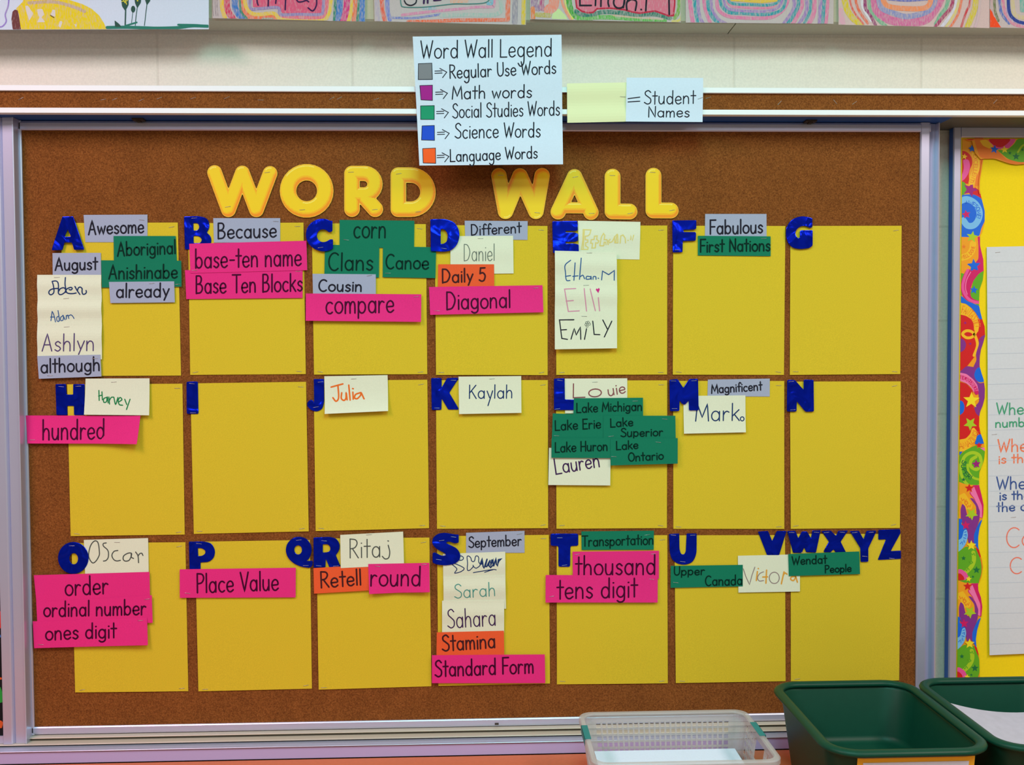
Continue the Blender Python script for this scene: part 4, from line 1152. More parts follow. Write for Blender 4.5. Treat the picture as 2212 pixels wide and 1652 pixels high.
for (q, col), (ax, ay) in zip(sq, ((300, 480), (308, 735), (320, 968), (330, 1220), (326, 1500))):
    q = zl8(q)
    mb = MB()
    fillquad(q, cd.map, mb, 0, .00003)
    ribbon([dens_open([Vector(p) for p in q + q[:1]])], 1.3, cd.map, mb, 1, .00008)
    mb.make('colour_square', [mat('marker_square_%d_%d_%d' % col, col, .6), INK['k']], cd.o)
    cd.ink(st_(zl8, [(ax + 5, ay - 12), (ax + 92, ay - 15)], [(ax + 5, ay + 14), (ax + 92, ay + 11)], [(ax + 65, ay - 45), (ax + 148, ay), (ax + 98, ay + 66)]), 1.8, 'k', 'arrow')
c1 = Card('key_card', [(1224.6, 180.5), (1354.2, 178.4), (1352.5, 263), (1225.3, 265.6)], 0, mat('pale_yellow_paper', (232, 232, 186), .85, spec=.15), 'blank pale yellow card on the head rail, right of the legend sheet', 'card',
          y=HF - .0032, curl=lambda u, v: .0012 * (1 + sin(9 * v)))
c2 = Card('key_card', [(1353.4, 167.8), (1518.9, 168.5), (1517.6, 263.6), (1351.7, 262.6)], 0, M_white, 'white card reading equals student names on the head rail', 'card',
          y=HF - .0056, curl=lambda u, v: .0006 * (1 + sin(6 * v)))
zt3 = zoom(1100, 0, 3.934)
c2.ink(st_(zt3, [(1010, 838), (1110, 825)], [(1010, 866), (1110, 860)]), 2.2, 'k', 'equals_sign')
c2.write('Student', 1391.3, 225, 1501.6, 223.7, 29, 2.4, 'k')
c2.write('Names', 1399.6, 252.9, 1488.9, 252.4, 23, 2.4, 'k')
c1.staple(1345, 209, .05)
c2.staple(1521 - 8, 212, -.3)

# ---------------------------------------------------------------- board on the right, on the rear track
RB = 0.046
rx0 = at(2053.5, 900, RB).x
rt, rbz = z_b1 - .0006, zs + .0004
rbd = empty('notice_board', (rx0 + .4, RB + .01, rbz))
tag(rbd, 'aluminium framed notice board on the right, backed with bright yellow paper', 'bulletin board')
M_bside = mat('blue_board_edge', (52, 104, 196), 0.5)
MB().box(rx0 + .0002, rx0 + .92, RB + .001, RB + .018, rbz, rt).make('backing_panel', M_bside, rbd)
fwx = at(2069.6, 900, RB).x
ftz = at(2140, 297.5, RB).z
MB().extrude([(rx0, RB + .0008), (rx0, RB - .002), (rx0 + .0015, RB - .0035), (fwx - .002, RB - .0035), (fwx, RB - .002), (fwx, RB + .0008)], 'z', rbz, rt).make('frame_stile', M_alu, rbd)
MB().extrude([(RB + .0008, ftz), (RB - .002, ftz), (RB - .0035, ftz + .002), (RB - .0035, rt), (RB + .0008, rt)], 'x', fwx + .0001, rx0 + .92).make('frame_rail', M_alu, rbd)
MB().extrude([(RB + .0008, rbz), (RB - .0035, rbz), (RB - .0035, rbz + .018), (RB - .002, rbz + .0198), (RB + .0008, rbz + .0198)], 'x', fwx + .0001, rx0 + .92).make('frame_rail', M_alu, rbd)
M_sun = mat('bright_yellow_backing_paper', (246, 214, 8), 0.75, grain=.03, gscale=300)
MB().box(fwx + .0002, rx0 + .90, RB - .0003, RB + .0008, rbz + .02, ftz - .0002).make('backing_paper', M_sun, rbd)

# printed wavy border strips
BC = dict(orange=(246, 160, 28), dorange=(240, 124, 30), red=(216, 26, 30), pink=(238, 84, 160), magenta=(212, 22, 104), lpink=(246, 120, 178), green=(96, 172, 32), lime=(172, 206, 36),
          blue=(4, 104, 226), lblue=(122, 190, 242), purple=(134, 48, 142), yellow=(250, 222, 36), dgreen=(16, 112, 62), gold=(250, 190, 34), plum=(160, 24, 124))
BN = list(BC)
BM = [mat('border_print_' + k, v, .45, spec=.4) for k, v in BC.items()]
EDGE = [(298, 2124), (343, 2124), (390, 2116.5), (410, 2116), (425, 2119.5), (455, 2127), (480, 2127), (500, 2122), (510, 2117), (530, 2117), (560, 2124), (585, 2125), (605, 2123), (625, 2116), (650, 2115), (660, 2115),
        (675, 2118), (690, 2122), (705, 2127), (725, 2128), (740, 2124), (755, 2119), (770, 2116.5), (790, 2116), (805, 2120), (820, 2125), (840, 2127.6), (860, 2127), (875, 2123), (890, 2117),
        (900, 2115.5), (920, 2115), (935, 2118), (950, 2123.5), (960, 2126), (975, 2127.6), (990, 2126), (1000, 2123.5), (1020, 2115.5), (1040, 2115), (1050, 2115.5), (1070, 2120.6), (1090, 2124.7), (1110, 2124),
        (1125, 2121), (1140, 2116), (1160, 2113), (1180, 2113), (1195, 2117), (1210, 2121), (1225, 2123), (1245, 2120), (1255, 2116), (1262, 2112.6), (1275, 2113.4), (1290, 2119), (1310, 2122), (1330, 2120),
        (1345, 2115.5), (1360, 2111), (1380, 2108), (1395, 2109), (1410, 2113.4), (1425, 2115.5), (1450, 2116), (1470, 2116), (1500, 2112), (1540, 2108)]
def bedge(y):
    for (a, xa), (b, xb) in zip(EDGE, EDGE[1:]):
        if a <= y <= b:
            return xa + (xb - xa) * (y - a) / (b - a)
    return EDGE[0][1] if y < EDGE[0][0] else EDGE[-1][1]
def bleft(y):
    return at(2072.5, 900, RB).x
def bclamp(p):
    # left edge of the strip is a straight upright line next to the frame
    lx = lx_at(p[1])
    return (min(max(p[0], lx), bedge(p[1])), min(p[1], 1499.0))
_pa, _pb = (2073.2, 298), (2066.6, 1455)
def lx_at(y):
    px = 2070.0
    for _ in range(3):
        px += (fwx + .0036 - at(px, y, RB).x) * 1040
    return px
def dens(pts, step=4):
    out = []
    for a, b in zip(pts, pts[1:] + pts[:1]):
        a, b = Vector(a[:2]), Vector(b[:2])
        n = max(1, int((b - a).length / step))
        out += [a + (b - a) * i / n for i in range(n)]
    return out
bmb = MB()
bmap = planar(RB - .0012)
blev = [0]
def bpoly(colour, pts, rnd=3.0, clamp=True):
    q = round_poly([tuple(p) for p in pts], rnd) if rnd else pts
    if clamp:
        q = [bclamp(p) for p in dens(q, 3)]
    r = []
    for p in q:
        p = Vector(p)
        if not r or (p - r[-1]).length > .05:
            r.append(p)
    blev[0] += 1
    fillpoly(r, bmap, bmb, BN.index(colour), .000012 * blev[0])
def bstroke(colour, strokes, w, clamp=True):
    blev[0] += 1
    f = (lambda p, e: bmap(bclamp(p), e)) if clamp else bmap
    ribbon(strokes, w, f, bmb, BN.index(colour), .000012 * blev[0], 0)
# whole strip in orange with its wavy edge, then the printed shapes
pts = [(bedge(y), y) for y in range(300, 1500, 4)]
bpoly('orange', [(lx_at(300), 300)] + pts + [(lx_at(1499), 1499)], 0, False)
b2, b3, b4, b5, b6 = zoom(1980, 280, 5.163), zoom(2040, 560, 6.884), zoom(2040, 780, 6.884), zoom(2040, 1000, 6.884), zoom(2040, 1220, 6.884)
R_ = 8
bpoly('dorange', b2([(640, 90), (760, 90), (760, 330), (710, 400), (700, 620), (650, 640), (670, 470), (715, 330)]))
bpoly('red', b2([(470, 240), (530, 235), (580, 260), (615, 310), (625, 380), (590, 450), (580, 520), (600, 610), (470, 590)]), R_)
bpoly('pink', b2([(515, 330), (580, 330), (600, 400), (580, 490), (530, 560), (483, 585), (470, 550), (510, 500), (530, 420)]), R_)
bstroke('gold', sm(b2, [(650, 275), (670, 350), (665, 440), (630, 520), (612, 600)]), 13)
bstroke('dorange', arc_text('EXCELLENT!', 2018, 352, 90, -12, 28, 8), 1.3)
bpoly('green', b2(ell(505, 655, 55, 78, 16)), 4)
bpoly('red', b2([(650, 640), (690, 670), (735, 730), (760, 800), (580, 740)]), 2)
bpoly('blue', b2([(470, 735), (560, 720), (650, 722), (740, 780), (790, 880), (770, 1000), (720, 1100), (700, 1190), (640, 1190), (580, 1215), (470, 1195)]), R_)
bstroke('lblue', sm(b2, [(478, 800), (560, 775), (650, 820), (700, 910), (690, 1000), (640, 1065), (570, 1070), (520, 1010)]), 13.5)
bstroke('blue', arc_text('AWESOME!', *b2([(570, 940)])[0], 24.5, -102, 22, 8.5), 1.5)
bpoly('magenta', b2(star(553, 945, 52, -100)), .6)
bpoly('plum', b2(star(598, 668, 86, -70)), .6)
bpoly('gold', b2(ell(612, 603, 22, 12, 10)), 1)
bpoly('orange', b2([(470, 1195), (690, 1200), (700, 1400), (650, 1480), (610, 1560), (470, 1600)]), 4)
bpoly('magenta', b2([(680, 1190), (720, 1195), (720, 1290), (760, 1420), (770, 1550), (720, 1590), (640, 1660), (600, 1560), (690, 1440), (690, 1300)]), 3)
bstroke('gold', sm(b2, [(490, 1430), (570, 1405), (620, 1340), (630, 1270)]), 14)
bstroke('dorange', arc_text('WELL DONE', *b2([(505, 1290)])[0], 25, 95, 5, 7, -1), 1.3)
bpoly('dorange', b2(star(527, 1305, 26)), .5)
bpoly('lime', b2(star(620, 1195, 68, -80)), .6)
bpoly('blue', b2(star(640, 1518, 80, -95)), .6)
# second field
bpoly('green', b3([(220, 200), (300, 215), (262, 320), (250, 450), (262, 545), (220, 530)]), 3)
bpoly('green', b3([(620, 150), (620, 600), (515, 700), (440, 640), (390, 560), (390, 480), (430, 320), (510, 210)]), 4)
bpoly('magenta', b3([(345, 130), (420, 180), (520, 150), (600, 130), (600, 165), (520, 205), (430, 320), (400, 400), (385, 490), (395, 560), (450, 600), (530, 620), (530, 668), (420, 650), (330, 610), (270, 550), (245, 450), (250, 330), (290, 220)]), 5)
bstroke('pink', sm(b3, [(350, 160), (300, 280), (275, 400), (295, 500), (360, 590), (440, 630), (515, 645)]), 6)
bstroke('lpink', sm(b3, [(390, 190), (330, 310), (315, 430), (340, 520)]), 2)
bpoly('blue', b3([(220, 530), (270, 555), (340, 620), (430, 655), (515, 690), (560, 790), (600, 890), (510, 890), (470, 800), (400, 720), (320, 660), (220, 640)]), 3)
bpoly('red', b3([(220, 800), (320, 830), (400, 880), (440, 950), (515, 890), (620, 890), (620, 1130), (520, 1180), (470, 1420), (300, 1640), (220, 1660)]), 2)
bpoly('gold', b3([(220, 640), (320, 665), (420, 755), (490, 870), (518, 980), (500, 1090), (440, 1060), (440, 960), (400, 890), (320, 838), (220, 818)]), 4)
bstroke('dorange', arc_text('FANTASTIC!', *b3([(215, 1010)])[0], 39.5, -80, -2, 15), 1.4)
bstroke('gold', sm(b3, [(480, 1060), (420, 1150), (330, 1165), (270, 1110), (330, 1062), (420, 1085), (475, 1180), (490, 1290), (440, 1430)]), 6)
bpoly('purple', b3([(215, 1165), (290, 1190), (328, 1260), (300, 1350), (215, 1395)]), 5)
bpoly('purple', b3([(640, 1110), (560, 1140), (510, 1190), (515, 1260), (470, 1400), (480, 1500), (430, 1600), (500, 1700), (570, 1500), (620, 1340)]), 4)
for x, y, r, zf in ((310, 945, 26, b3), (385, 1255, 26, b3), (550, 1190, 24, b3), (375, 145, 22, b4), (550, 375, 20, b4), (490, 690, 22, b4), (290, 400, 22, b4), (375, 770, 22, b4), (295, 1040, 24, b4), (390, 1045, 20, b5)):
    bpoly('plum', zf(star(x, y, r)), .3)
bpoly('blue', b3(star(440, 455, 62, -85)), .6)
bpoly('blue', b3(star(438, 90, 92, -92)), .6)
# third field
bpoly('purple', b4([(215, 170), (330, 70), (450, 90), (540, 40), (540, 100), (450, 180), (480, 290), (520, 330), (640, 310), (640, 450), (590, 640), (515, 830), (470, 780), (440, 690), (520, 600), (500, 400), (400, 250)]), 4)
bpoly('red', b4([(215, 300), (330, 335), (420, 430), (440, 690), (470, 780), (530, 830), (560, 1100), (480, 1110), (440, 1010), (390, 1090), (320, 1160), (215, 1180)]), 4)
bpoly('blue', b4([(520, 80), (620, 300), (520, 318), (460, 270), (440, 200), (470, 120)]), 6)
bpoly('lpink', b4([(215, 165), (330, 190), (430, 270), (490, 350), (512, 470), (440, 470), (400, 390), (330, 330), (215, 285)]), 4)
bstroke('magenta', sm(b4, [(235, 235), (330, 265), (410, 330), (455, 400), (480, 470)]), 9)
bstroke('lpink', arc_text('INCREDIBLE!', *b4([(215, 505)])[0], 39, -84, -14, 8.5), 1.2)
bpoly('yellow', b4(star(402, 580, 128, -88, .42)), .6)
bpoly('blue', b4([(205, 580), (270, 590), (302, 660), (290, 760), (205, 820)]), 6)
bpoly('lime', b4(star(385, 930, 104, -125)), .6)
bpoly('gold', b4([(205, 1345), (300, 1340), (400, 1275), (470, 1170), (492, 1050), (440, 985), (408, 1000), (385, 1080), (320, 1150), (205, 1168)]), 4)
bstroke('dorange', arc_text('AMAZING!', *b4([(215, 1000)])[0], 38, 88, 8, 13, -1), 1.6)
bpoly('blue', b4([(490, 1100), (560, 1080), (640, 1220), (450, 1235)]), 3)
bpoly('blue', b4([(205, 1345), (270, 1345), (235, 1390), (205, 1400)]), 1)
bpoly('green', b4([(205, 1420), (300, 1330), (420, 1270), (470, 1250), (600, 1290), (640, 1420), (600, 1560), (540, 1700), (540, 1935), (440, 1925), (350, 1935), (300, 1925), (205, 1870)]), 6)
bstroke('lime', sm(b4, [(245, 1560), (300, 1420), (410, 1360), (520, 1400), (545, 1530), (480, 1610), (390, 1560), (400, 1470), (470, 1420)]), 7)
bstroke('lime', sm(b4, [(240, 1540), (250, 1680), (320, 1810), (430, 1880), (520, 1850)]), 6)
bstroke('lime', sm(b4, [(345, 1540), (360, 1640), (430, 1730), (520, 1760)]), 5)
bstroke('dgreen', arc_text('SUPER!', *b4([(470, 1560)])[0], 27, 205, 110, 9, -1), 1.9)
bpoly('plum', b4(star(475, 1530, 72, -95)), .6)
bpoly('dorange', b4(star(515, 1255, 52)), .5)
bpoly('red', b4(star(515, 1250, 50)), .5)
bpoly('lpink', b4([(530, 1290), (620, 1280), (620, 1340), (580, 1325)]), 1)
bpoly('dgreen', b5(star(285, 245, 34)), .4)
# repeated field, printed twice
for dx, dy in ((0, 0), (-3.6, 212), (-7.2, 424)):
    f5 = lambda p, dx=dx, dy=dy: [(a + dx, b + dy) for a, b in b5(p)]
    bpoly('orange', f5([(190, 270), (330, 320), (520, 330), (600, 600), (580, 820), (520, 800), (200, 830)]), 3)
    bpoly('magenta', f5([(420, 330), (540, 325), (620, 600), (600, 830), (520, 800), (520, 650), (430, 520), (370, 450)]), 3)
    bpoly('lpink', f5([(380, 440), (440, 340), (470, 420), (560, 640), (560, 820), (520, 800), (520, 680), (450, 530)]), 4)
    bpoly('gold', f5([(215, 480), (300, 440), (420, 620), (410, 680), (330, 700), (250, 560), (215, 560)]), 3)
    bstroke('dorange', st_(f5, [(250, 520), (265, 560), (290, 535), (305, 580), (325, 545)], [(300, 590), (320, 620), (350, 600), (335, 570), (310, 580)], [(330, 630), (345, 660), (365, 630), (380, 655), (395, 615)]), 1.8)
    bpoly('purple', f5([(240, 690), (265, 600), (310, 640), (335, 760), (380, 830), (480, 760), (470, 640), (375, 515), (430, 525), (490, 610), (530, 720), (520, 850), (480, 960), (450, 1180), (360, 1190), (330, 1000), (245, 850)]), 4)
    bpoly('blue', f5([(195, 815), (270, 840), (250, 900), (340, 1000), (350, 1100), (310, 1220), (195, 1340)]), 3)
    bpoly('lblue', f5([(190, 1150), (260, 1120), (290, 1000), (330, 985), (352, 1060), (330, 1180), (270, 1270), (190, 1335)]), 5)
    bstroke('blue', st_(f5, [(235, 1200), (262, 1170), (270, 1215), (290, 1140), (300, 1180)], [(285, 1110), (320, 1120)], [(295, 1070), (325, 1060), (320, 1090)], [(300, 1030), (325, 1020)]), 1.6)
    bpoly('blue', f5([(620, 810), (530, 860), (480, 960), (440, 1060), (440, 1190), (510, 1290), (560, 1290), (560, 980)]), 4)
    bpoly('green', f5([(190, 1330), (320, 1240), (470, 1260), (540, 1400), (620, 1650), (620, 1880), (190, 1880)]), 3)
    bpoly('red', f5([(460, 1250), (520, 1290), (600, 1420), (560, 1480), (520, 1390)]), 2)
    bstroke('dorange', sm(f5, [(540, 1400), (562, 1520), (560, 1640), (525, 1760)]), 3)
    bstroke('lime', sm(f5, [(300, 1640), (400, 1540), (440, 1440), (430, 1330)]), 9)
    bstroke('green', st_(f5, [(400, 1345), (420, 1365), (440, 1340), (455, 1375)], [(370, 1470), (400, 1450), (420, 1480), (390, 1500), (370, 1470)], [(310, 1580), (330, 1600), (350, 1560), (370, 1590)]), 2)
    bpoly('dgreen', f5(star(285, 1415, 38)), .4)
    bpoly('dgreen', f5(star(478, 1590, 58)), .4)
    bpoly('dgreen', f5(star(425, 1690, 24)), .3)
    bpoly('magenta', f5(star(318, 925, 72, -95)), .5)
    bpoly('lime', f5(star(405, 755, 98, -130)), .5)
    bpoly('dorange', f5(star(372, 378, 72)), .5)
    bpoly('red', f5(star(370, 372, 68)), .5)
    bpoly('yellow', f5(star(400, 1225, 78)), .5)
    bpoly('pink', f5([(190, 1580), (250, 1575), (330, 1630), (362, 1700), (310, 1740), (190, 1745)]), 4)
    bpoly('red', f5([(190, 1640), (240, 1640), (290, 1690), (300, 1740), (190, 1745)]), 4)
    bpoly('yellow', f5(star(362, 1722, 46, -80)), .4)
bstroke('dorange', [[Vector((bedge(y) - 1.2, y)) for y in range(346, 420, 6)]], 2)
bpoly('gold', b2(star(533, 300, 36, -80)), .4)
bpoly('blue', b2(star(618, 212, 42, -95)), .4)
brd = bmb.make('border_strip', BM, None)
tag(brd, 'wavy edged upright border strip of printed stars, swirls and praise words on the right board', 'border')
# top strip
bmb = MB()
bmap = planar(RB - .0040)
blev[0] = 0
def tpoly(colour, pts, rnd=3.0): bpoly(colour, [(p[0], max(299.8, p[1])) for p in pts], rnd, False)
low = [(2124, 343), (2135, 341.5), (2150, 343), (2165, 348), (2180, 353), (2195, 355.5), (2212, 354), (2230, 350), (2250, 343), (2280, 341), (2320, 350), (2360, 355), (2420, 343), (2500, 350)]
tpoly('orange', [(2098, 299.8), (2500, 299.8)] + low[::-1] + [(2118, 344), (2106, 330)], 2)
tpoly('dorange', b2([(640, 90), (800, 90), (900, 230), (1000, 330), (1198, 360), (1198, 385), (1060, 385), (900, 320), (760, 325), (700, 300)]), 5)
tpoly('pink', b2([(790, 90), (1110, 90), (1085, 150), (1020, 215), (960, 225), (860, 200)]), 8)
tpoly('red', b2([(800, 90), (1060, 90), (1010, 160), (950, 200), (880, 190), (820, 140)]), 8)
tpoly('green', b2([(1120, 90), (1500, 90), (1500, 330), (1300, 350), (1150, 365), (1020, 330), (890, 220), (1000, 235), (1090, 160)]), 8)
for xx, yy, r_, cc in ((1110, 300, 44, 'dgreen'), (1040, 260, 22, 'dgreen'), (1180, 225, 18, 'dgreen'), (690, 150, 26, 'dorange'), (785, 290, 24, 'dorange')):
    tpoly(cc, b2(star(xx, yy, r_)), .4)
bstroke('lime', sm(b2, [(1130, 250), (1180, 180), (1260, 150)]), 4, False)
tpoly('gold', b2([(700, 120), (780, 110), (860, 180), (820, 215), (740, 180)]), 4)
tpoly('dorange', b2(ell(600, 95, 60, 32, 12)), 2)
tpoly('red', b2(ell(600, 92, 48, 24, 12)), 2)
tpoly('blue', b2(star(868, 220, 50, -80)), .4)
tpoly('yellow', b2(star(980, 222, 44, -95)), .4)
o = bmb.make('border_strip', BM, None)
tag(o, 'orange and green border strip running along the top of the right board', 'border')

chart = Card('chart_sheet', [(2131.5, 533.5), (2420, 527), (2432, 1402), (2136, 1414)], 0, mat('chart_paper', (212, 216, 224), .8, grain=.02, gscale=200, spec=.15),
             'tall sheet of lined chart paper with green, orange and blue writing', 'chart', y=RB - .0026, curl=lambda u, v: .0025 * (1 - u) * v + .0008 * sin(7 * v))
chart.ink([[Vector((2134 + (y - 540) * .004, y)), Vector((2424, y - 7))] for y in range(566, 1400, 33)], .8, mat('pale_blue_rule', (196, 204, 220), .8), 'ruled_lines')
w_ = lambda t, x0, y0, x1, y1, cap, w, ink: chart.write(t, x0, y0, x1, y1, cap, w, ink, jit=.8)
cg, co_, cb, cl = mat('green_chart_marker', (70, 160, 122), .6), mat('orange_chart_crayon', (240, 128, 92), .6), mat('blue_chart_marker', (56, 84, 150), .6), mat('salmon_chart_marker', (238, 128, 108), .6)
w_('When you', 2153, 896, 2290, 893, 25, 3, cg)
w_('numbers', 2150, 923, 2252, 919, 18, 3, cg)
w_('When the', 2156, 976, 2300, 972, 27, 3.2, co_)
w_('is the', 2157, 1001, 2226, 998, 19, 3, co_)
w_('When the', 2153.5, 1057, 2296, 1052, 27, 3, cb)
w_('is the', 2159, 1080, 2224, 1077, 19, 3, cb)
w_('the c', 2153, 1105, 2216, 1102, 20, 3, cb)
w_('C', 2173, 1183, 2203, 1182, 43, 2.6, cl)
w_('o', 2207, 1182, 2234, 1180, 46, 2.6, cl)
w_('C', 2181, 1240, 2208, 1239, 35, 2.6, cl)
chart.staple(2148, 938, -.1)
chart.staple(2189, 1117, -.1)
chart.staple(2155, 545, -.1)

# ---------------------------------------------------------------- drawings hanging on the ledge
AY = LF - .0045
class Art:
    def __init__(s, corners, m, label, k):
        s.cd = Card('drawing', corners, 0, m, label, 'drawing', None, y=AY - .0008 * k, nx=8, ny=4)
        s.mb, s.ms, s.lv = MB(), [], 0
    def mi(s, m):
        if m not in s.ms: s.ms.append(m)
        s.lv += 1
        return s.ms.index(m)
    def cl(s, p):
        c_ = s.cd.c
        u = (p[0] - c_[3].x) / (c_[2].x - c_[3].x)
        yb = c_[3].y + (c_[2].y - c_[3].y) * u - .5
        return (min(max(p[0], c_[3].x + .5), c_[2].x - .5), min(p[1], yb))
    def map(s, p, e): return s.cd.map(s.cl(p), e)
    def band(s, zf, pts, w, m, sharp=False):
        i = s.mi(m)
        q = dens_open(sm(zf, pts)[0] if not sharp else st_(zf, pts)[0])
        ribbon([q], w, s.map, s.mb, i, .000015 * s.lv, 0)
    def fill(s, zf, pts, m):
        i = s.mi(m)
        q = [s.cl(p) for p in dens(round_poly(zf(pts), 2), 6)]
        r = []
        for p in q:
            p = Vector(p)
            if not r or (p - r[-1]).length > .05: r.append(p)
        fillpoly(r, s.cd.map, s.mb, i, .000015 * s.lv)
    def ink(s, strokes, w, ink='k', name='lettering'):
        mb = MB()
        ribbon([dens_open([Vector(p) for p in t], 6) for t in strokes], w, lambda p, e: s.cd.map(p, e + .0007), mb)
        return mb.make(name, INK[ink] if isinstance(ink, str) else ink, s.cd.o)
    def done(s, name='crayon_drawing'):
        return s.mb.make(name, s.ms, s.cd.o)
def dens_open(q, step=5):
    out = [q[0]]
    for a, b in zip(q, q[1:]):
        n = max(1, int((b - a).length / step))
        out += [a + (b - a) * (i + 1) / n for i in range(n)]
    return out
K = crayon
za = zoom(0, 0, 4.809)
A1 = Art([(-120, -190), (451, -190), (451, 63), (-120, 64.5)], M_white, 'white drawing of a yellow domed hut and green plants, leftmost on the ledge', 3)
A1.fill(za, [(165, 90), (235, 20), (270, -120), (560, -120), (720, 0), (850, 40), (950, 90), (1030, 160), (1080, 240), (1112, 306), (215, 306), (195, 140)], K((236, 212, 20), .8))
A1.band(za, [(300, 30), (560, 20), (760, 70), (880, 120)], 7, K((196, 170, 24), .55))
A1.fill(za, [(130, 120), (155, 98), (185, 108), (205, 220), (218, 306), (132, 306), (118, 200)], K((112, 60, 62), .9))
pale = mat('bare_paper', (222, 216, 214), .8)
for q in ([(262, 60), (290, 58), (345, 140), (330, 170), (305, 215), (275, 130)], [(385, 95), (440, 92), (460, 150), (430, 180), (470, 230), (385, 232), (410, 180), (390, 140)], [(545, 98), (575, 105), (575, 175), (525, 158)], [(625, 215), (650, 225), (630, 290), (605, 270)], [(770, 250), (800, 255), (790, 285)]):
    A1.fill(za, q, pale)
A1.band(za, [(525, 160), (560, 182)], 2.5, K((120, 104, 40), .9))
A1.band(za, [(95, -60), (85, 60), (55, 150), (65, 220), (30, 270), (-10, 282)], 3, K((150, 130, 216), .8))
gd = mat('dark_green_marker', (22, 78, 66), .6)
gt = mat('teal_green_marker', (16, 122, 104), .6)
for q in ([(1250, -60), (1338, -60), (1336, 50), (1302, 116), (1268, 66)], [(1392, -60), (1474, -60), (1462, 30), (1426, 86), (1402, 30)], [(1488, -60), (1565, -60), (1560, 10), (1525, 56)]):
    A1.fill(za, q, gd)
A1.fill(za, ell(1383, 95, 23, 36, 12), gd)
for q in ([(1275, -10), (1300, 30)], [(1295, -20), (1315, 45)], [(1265, 15), (1290, 10)], [(1300, 12), (1325, 5)], [(1420, -10), (1432, 12)], [(1440, -8), (1425, 8)]):
    A1.band(za, q, 1.8, K((220, 210, 60), .9))
for q, w in (([(1305, 105), (1300, 270)], 2.8), ([(1378, 130), (1366, 245)], 1.1), ([(1425, 80), (1412, 180), (1405, 265)], 1.5), ([(1525, 50), (1500, 265)], 1.5)):
    A1.band(za, q, w, gd)
A1.band(za, [(1112, 285), (1300, 282), (1500, 288), (1640, 292), (1850, 286), (2000, 268), (2160, 272)], 6.5, gt)
A1.band(za, [(1300, 268), (1420, 232)], 3.5, gt)
A1.band(za, [(1850, 256), (2050, 260), (2165, 275)], 4, gt)
A1.fill(za, [(1190, 210), (1240, 250), (1262, 280), (1195, 280)], gd)
A1.done()
cover = mat('lilac_art_paper', (200, 184, 186), .85, grain=.04, gscale=300)
zb = zoom(440, 0, 5.821)
A2 = Art([(459, -190), (790, -190), (788.7, 47), (459, 39.2)], cover, 'rainbow crayon name picture with a pink centre, second from the left on the ledge', 0)
Y_, RD, BL, GN, OR, MG, PU, PK = K((236, 196, 60)), K((214, 52, 96)), K((60, 120, 196)), K((40, 132, 110)), K((240, 116, 74)), K((216, 52, 130)), K((150, 130, 186)), K((222, 92, 128), .85)
for x in (120, 150, 175):
    A2.band(zb, [(x, -60), (x - 8, 60), (x + 5, 200)], 2, K((120, 104, 120), .6))
A2.band(zb, [(480, -60), (500, 120), (600, 210), (760, 215), (900, 220), (980, 260)], 16, OR)
A2.band(zb, [(225, -60), (235, 100), (270, 240)], 9, Y_)
A2.band(zb, [(290, -60), (300, 120), (380, 250)], 13, RD)
A2.band(zb, [(390, -60), (400, 110), (490, 250)], 13, BL)
A2.band(zb, [(448, -60), (470, 140), (540, 230)], 5, GN)
A2.band(zb, [(1560, -60), (1560, 60), (1520, 180), (1400, 235), (1000, 235)], 17, K((232, 110, 130)))
A2.band(zb, [(510, -60), (530, 80), (600, 165), (700, 182), (880, 168), (960, 238), (1150, 262), (1480, 262), (1570, 180), (1595, 60), (1600, -60)], 8, Y_)
A2.fill(zb, [(610, -80), (620, 90), (950, 85), (985, 165), (1478, 165), (1500, -80)], PK)
A2.band(zb, [(585, -60), (592, 105), (700, 108), (930, 95), (955, 170), (1000, 188), (1200, 180), (1460, 182), (1500, 130), (1512, -60)], 6.5, PU)
for x0_, x1_, w, m in ((1655, 1640, 6, GN), (1712, 1690, 13, BL), (1800, 1752, 14, MG), (1865, 1818, 8, Y_), (1905, 1885, 9, OR), (1952, 1932, 6, GN), (1998, 1992, 12, BL)):
    A2.band(zb, [(x0_, -60), (x0_ - 4, 100), (x1_, 290)], w, m)
A2.band(zb, [(740, 232), (870, 232)], 3, K((130, 150, 110), .6))
A2.done()
A2.ink(sm(zb, [(670, -60), (672, 20), (684, 65)], [(815, -60), (810, 75)], [(915, -60), (905, 42)], [(1032, -60), (1024, 122)], [(1160, -15), (1190, 22), (1240, 20), (1290, 5), (1320, 22)], [(1415, -60), (1418, 60), (1372, 136), (1312, 98)]), 3, 'plum')
zc = zoom(800, 0, 6.144)
A3 = Art([(804, -190), (1138, -190), (1136, 53.8), (809, 45.8)], cover, 'pale blue and pink name picture with orange edges, third from the left on the ledge', 1)
A3.band(zc, [(85, -60), (92, 120), (100, 290)], 9, K((176, 160, 190), .6))
A3.band(zc, [(150, -60), (160, 120), (195, 290)], 9, K((236, 96, 70)))
A3.band(zc, [(225, -60), (232, 150), (260, 260)], 9, K((120, 130, 204)))
A3.band(zc, [(260, 235), (480, 240), (620, 235), (760, 215), (940, 190)], 5, K((96, 116, 196), .7))
A3.band(zc, [(940, 205), (1200, 195), (1700, 180), (1720, -60)], 9, K((150, 186, 178), .6))
A3.band(zc, [(420, 200), (700, 165), (1150, 122), (1400, 95), (1600, 92), (1640, 70), (1652, -60)], 6, K((222, 130, 172), .7))
A3.band(zc, [(700, 112), (860, 110)], 6, K((110, 170, 200), .6))
A3.band(zc, [(1560, 45), (1610, 40), (1608, -60)], 7, K((96, 176, 206), .7))
A3.band(zc, [(1080, 20), (1280, 12)], 8, K((240, 160, 120), .6))
A3.band(zc, [(500, 290), (800, 285), (1100, 270), (1400, 266), (1820, 264)], 8, K((242, 104, 62)))
A3.band(zc, [(1830, -60), (1822, 260)], 10, K((238, 116, 84)))
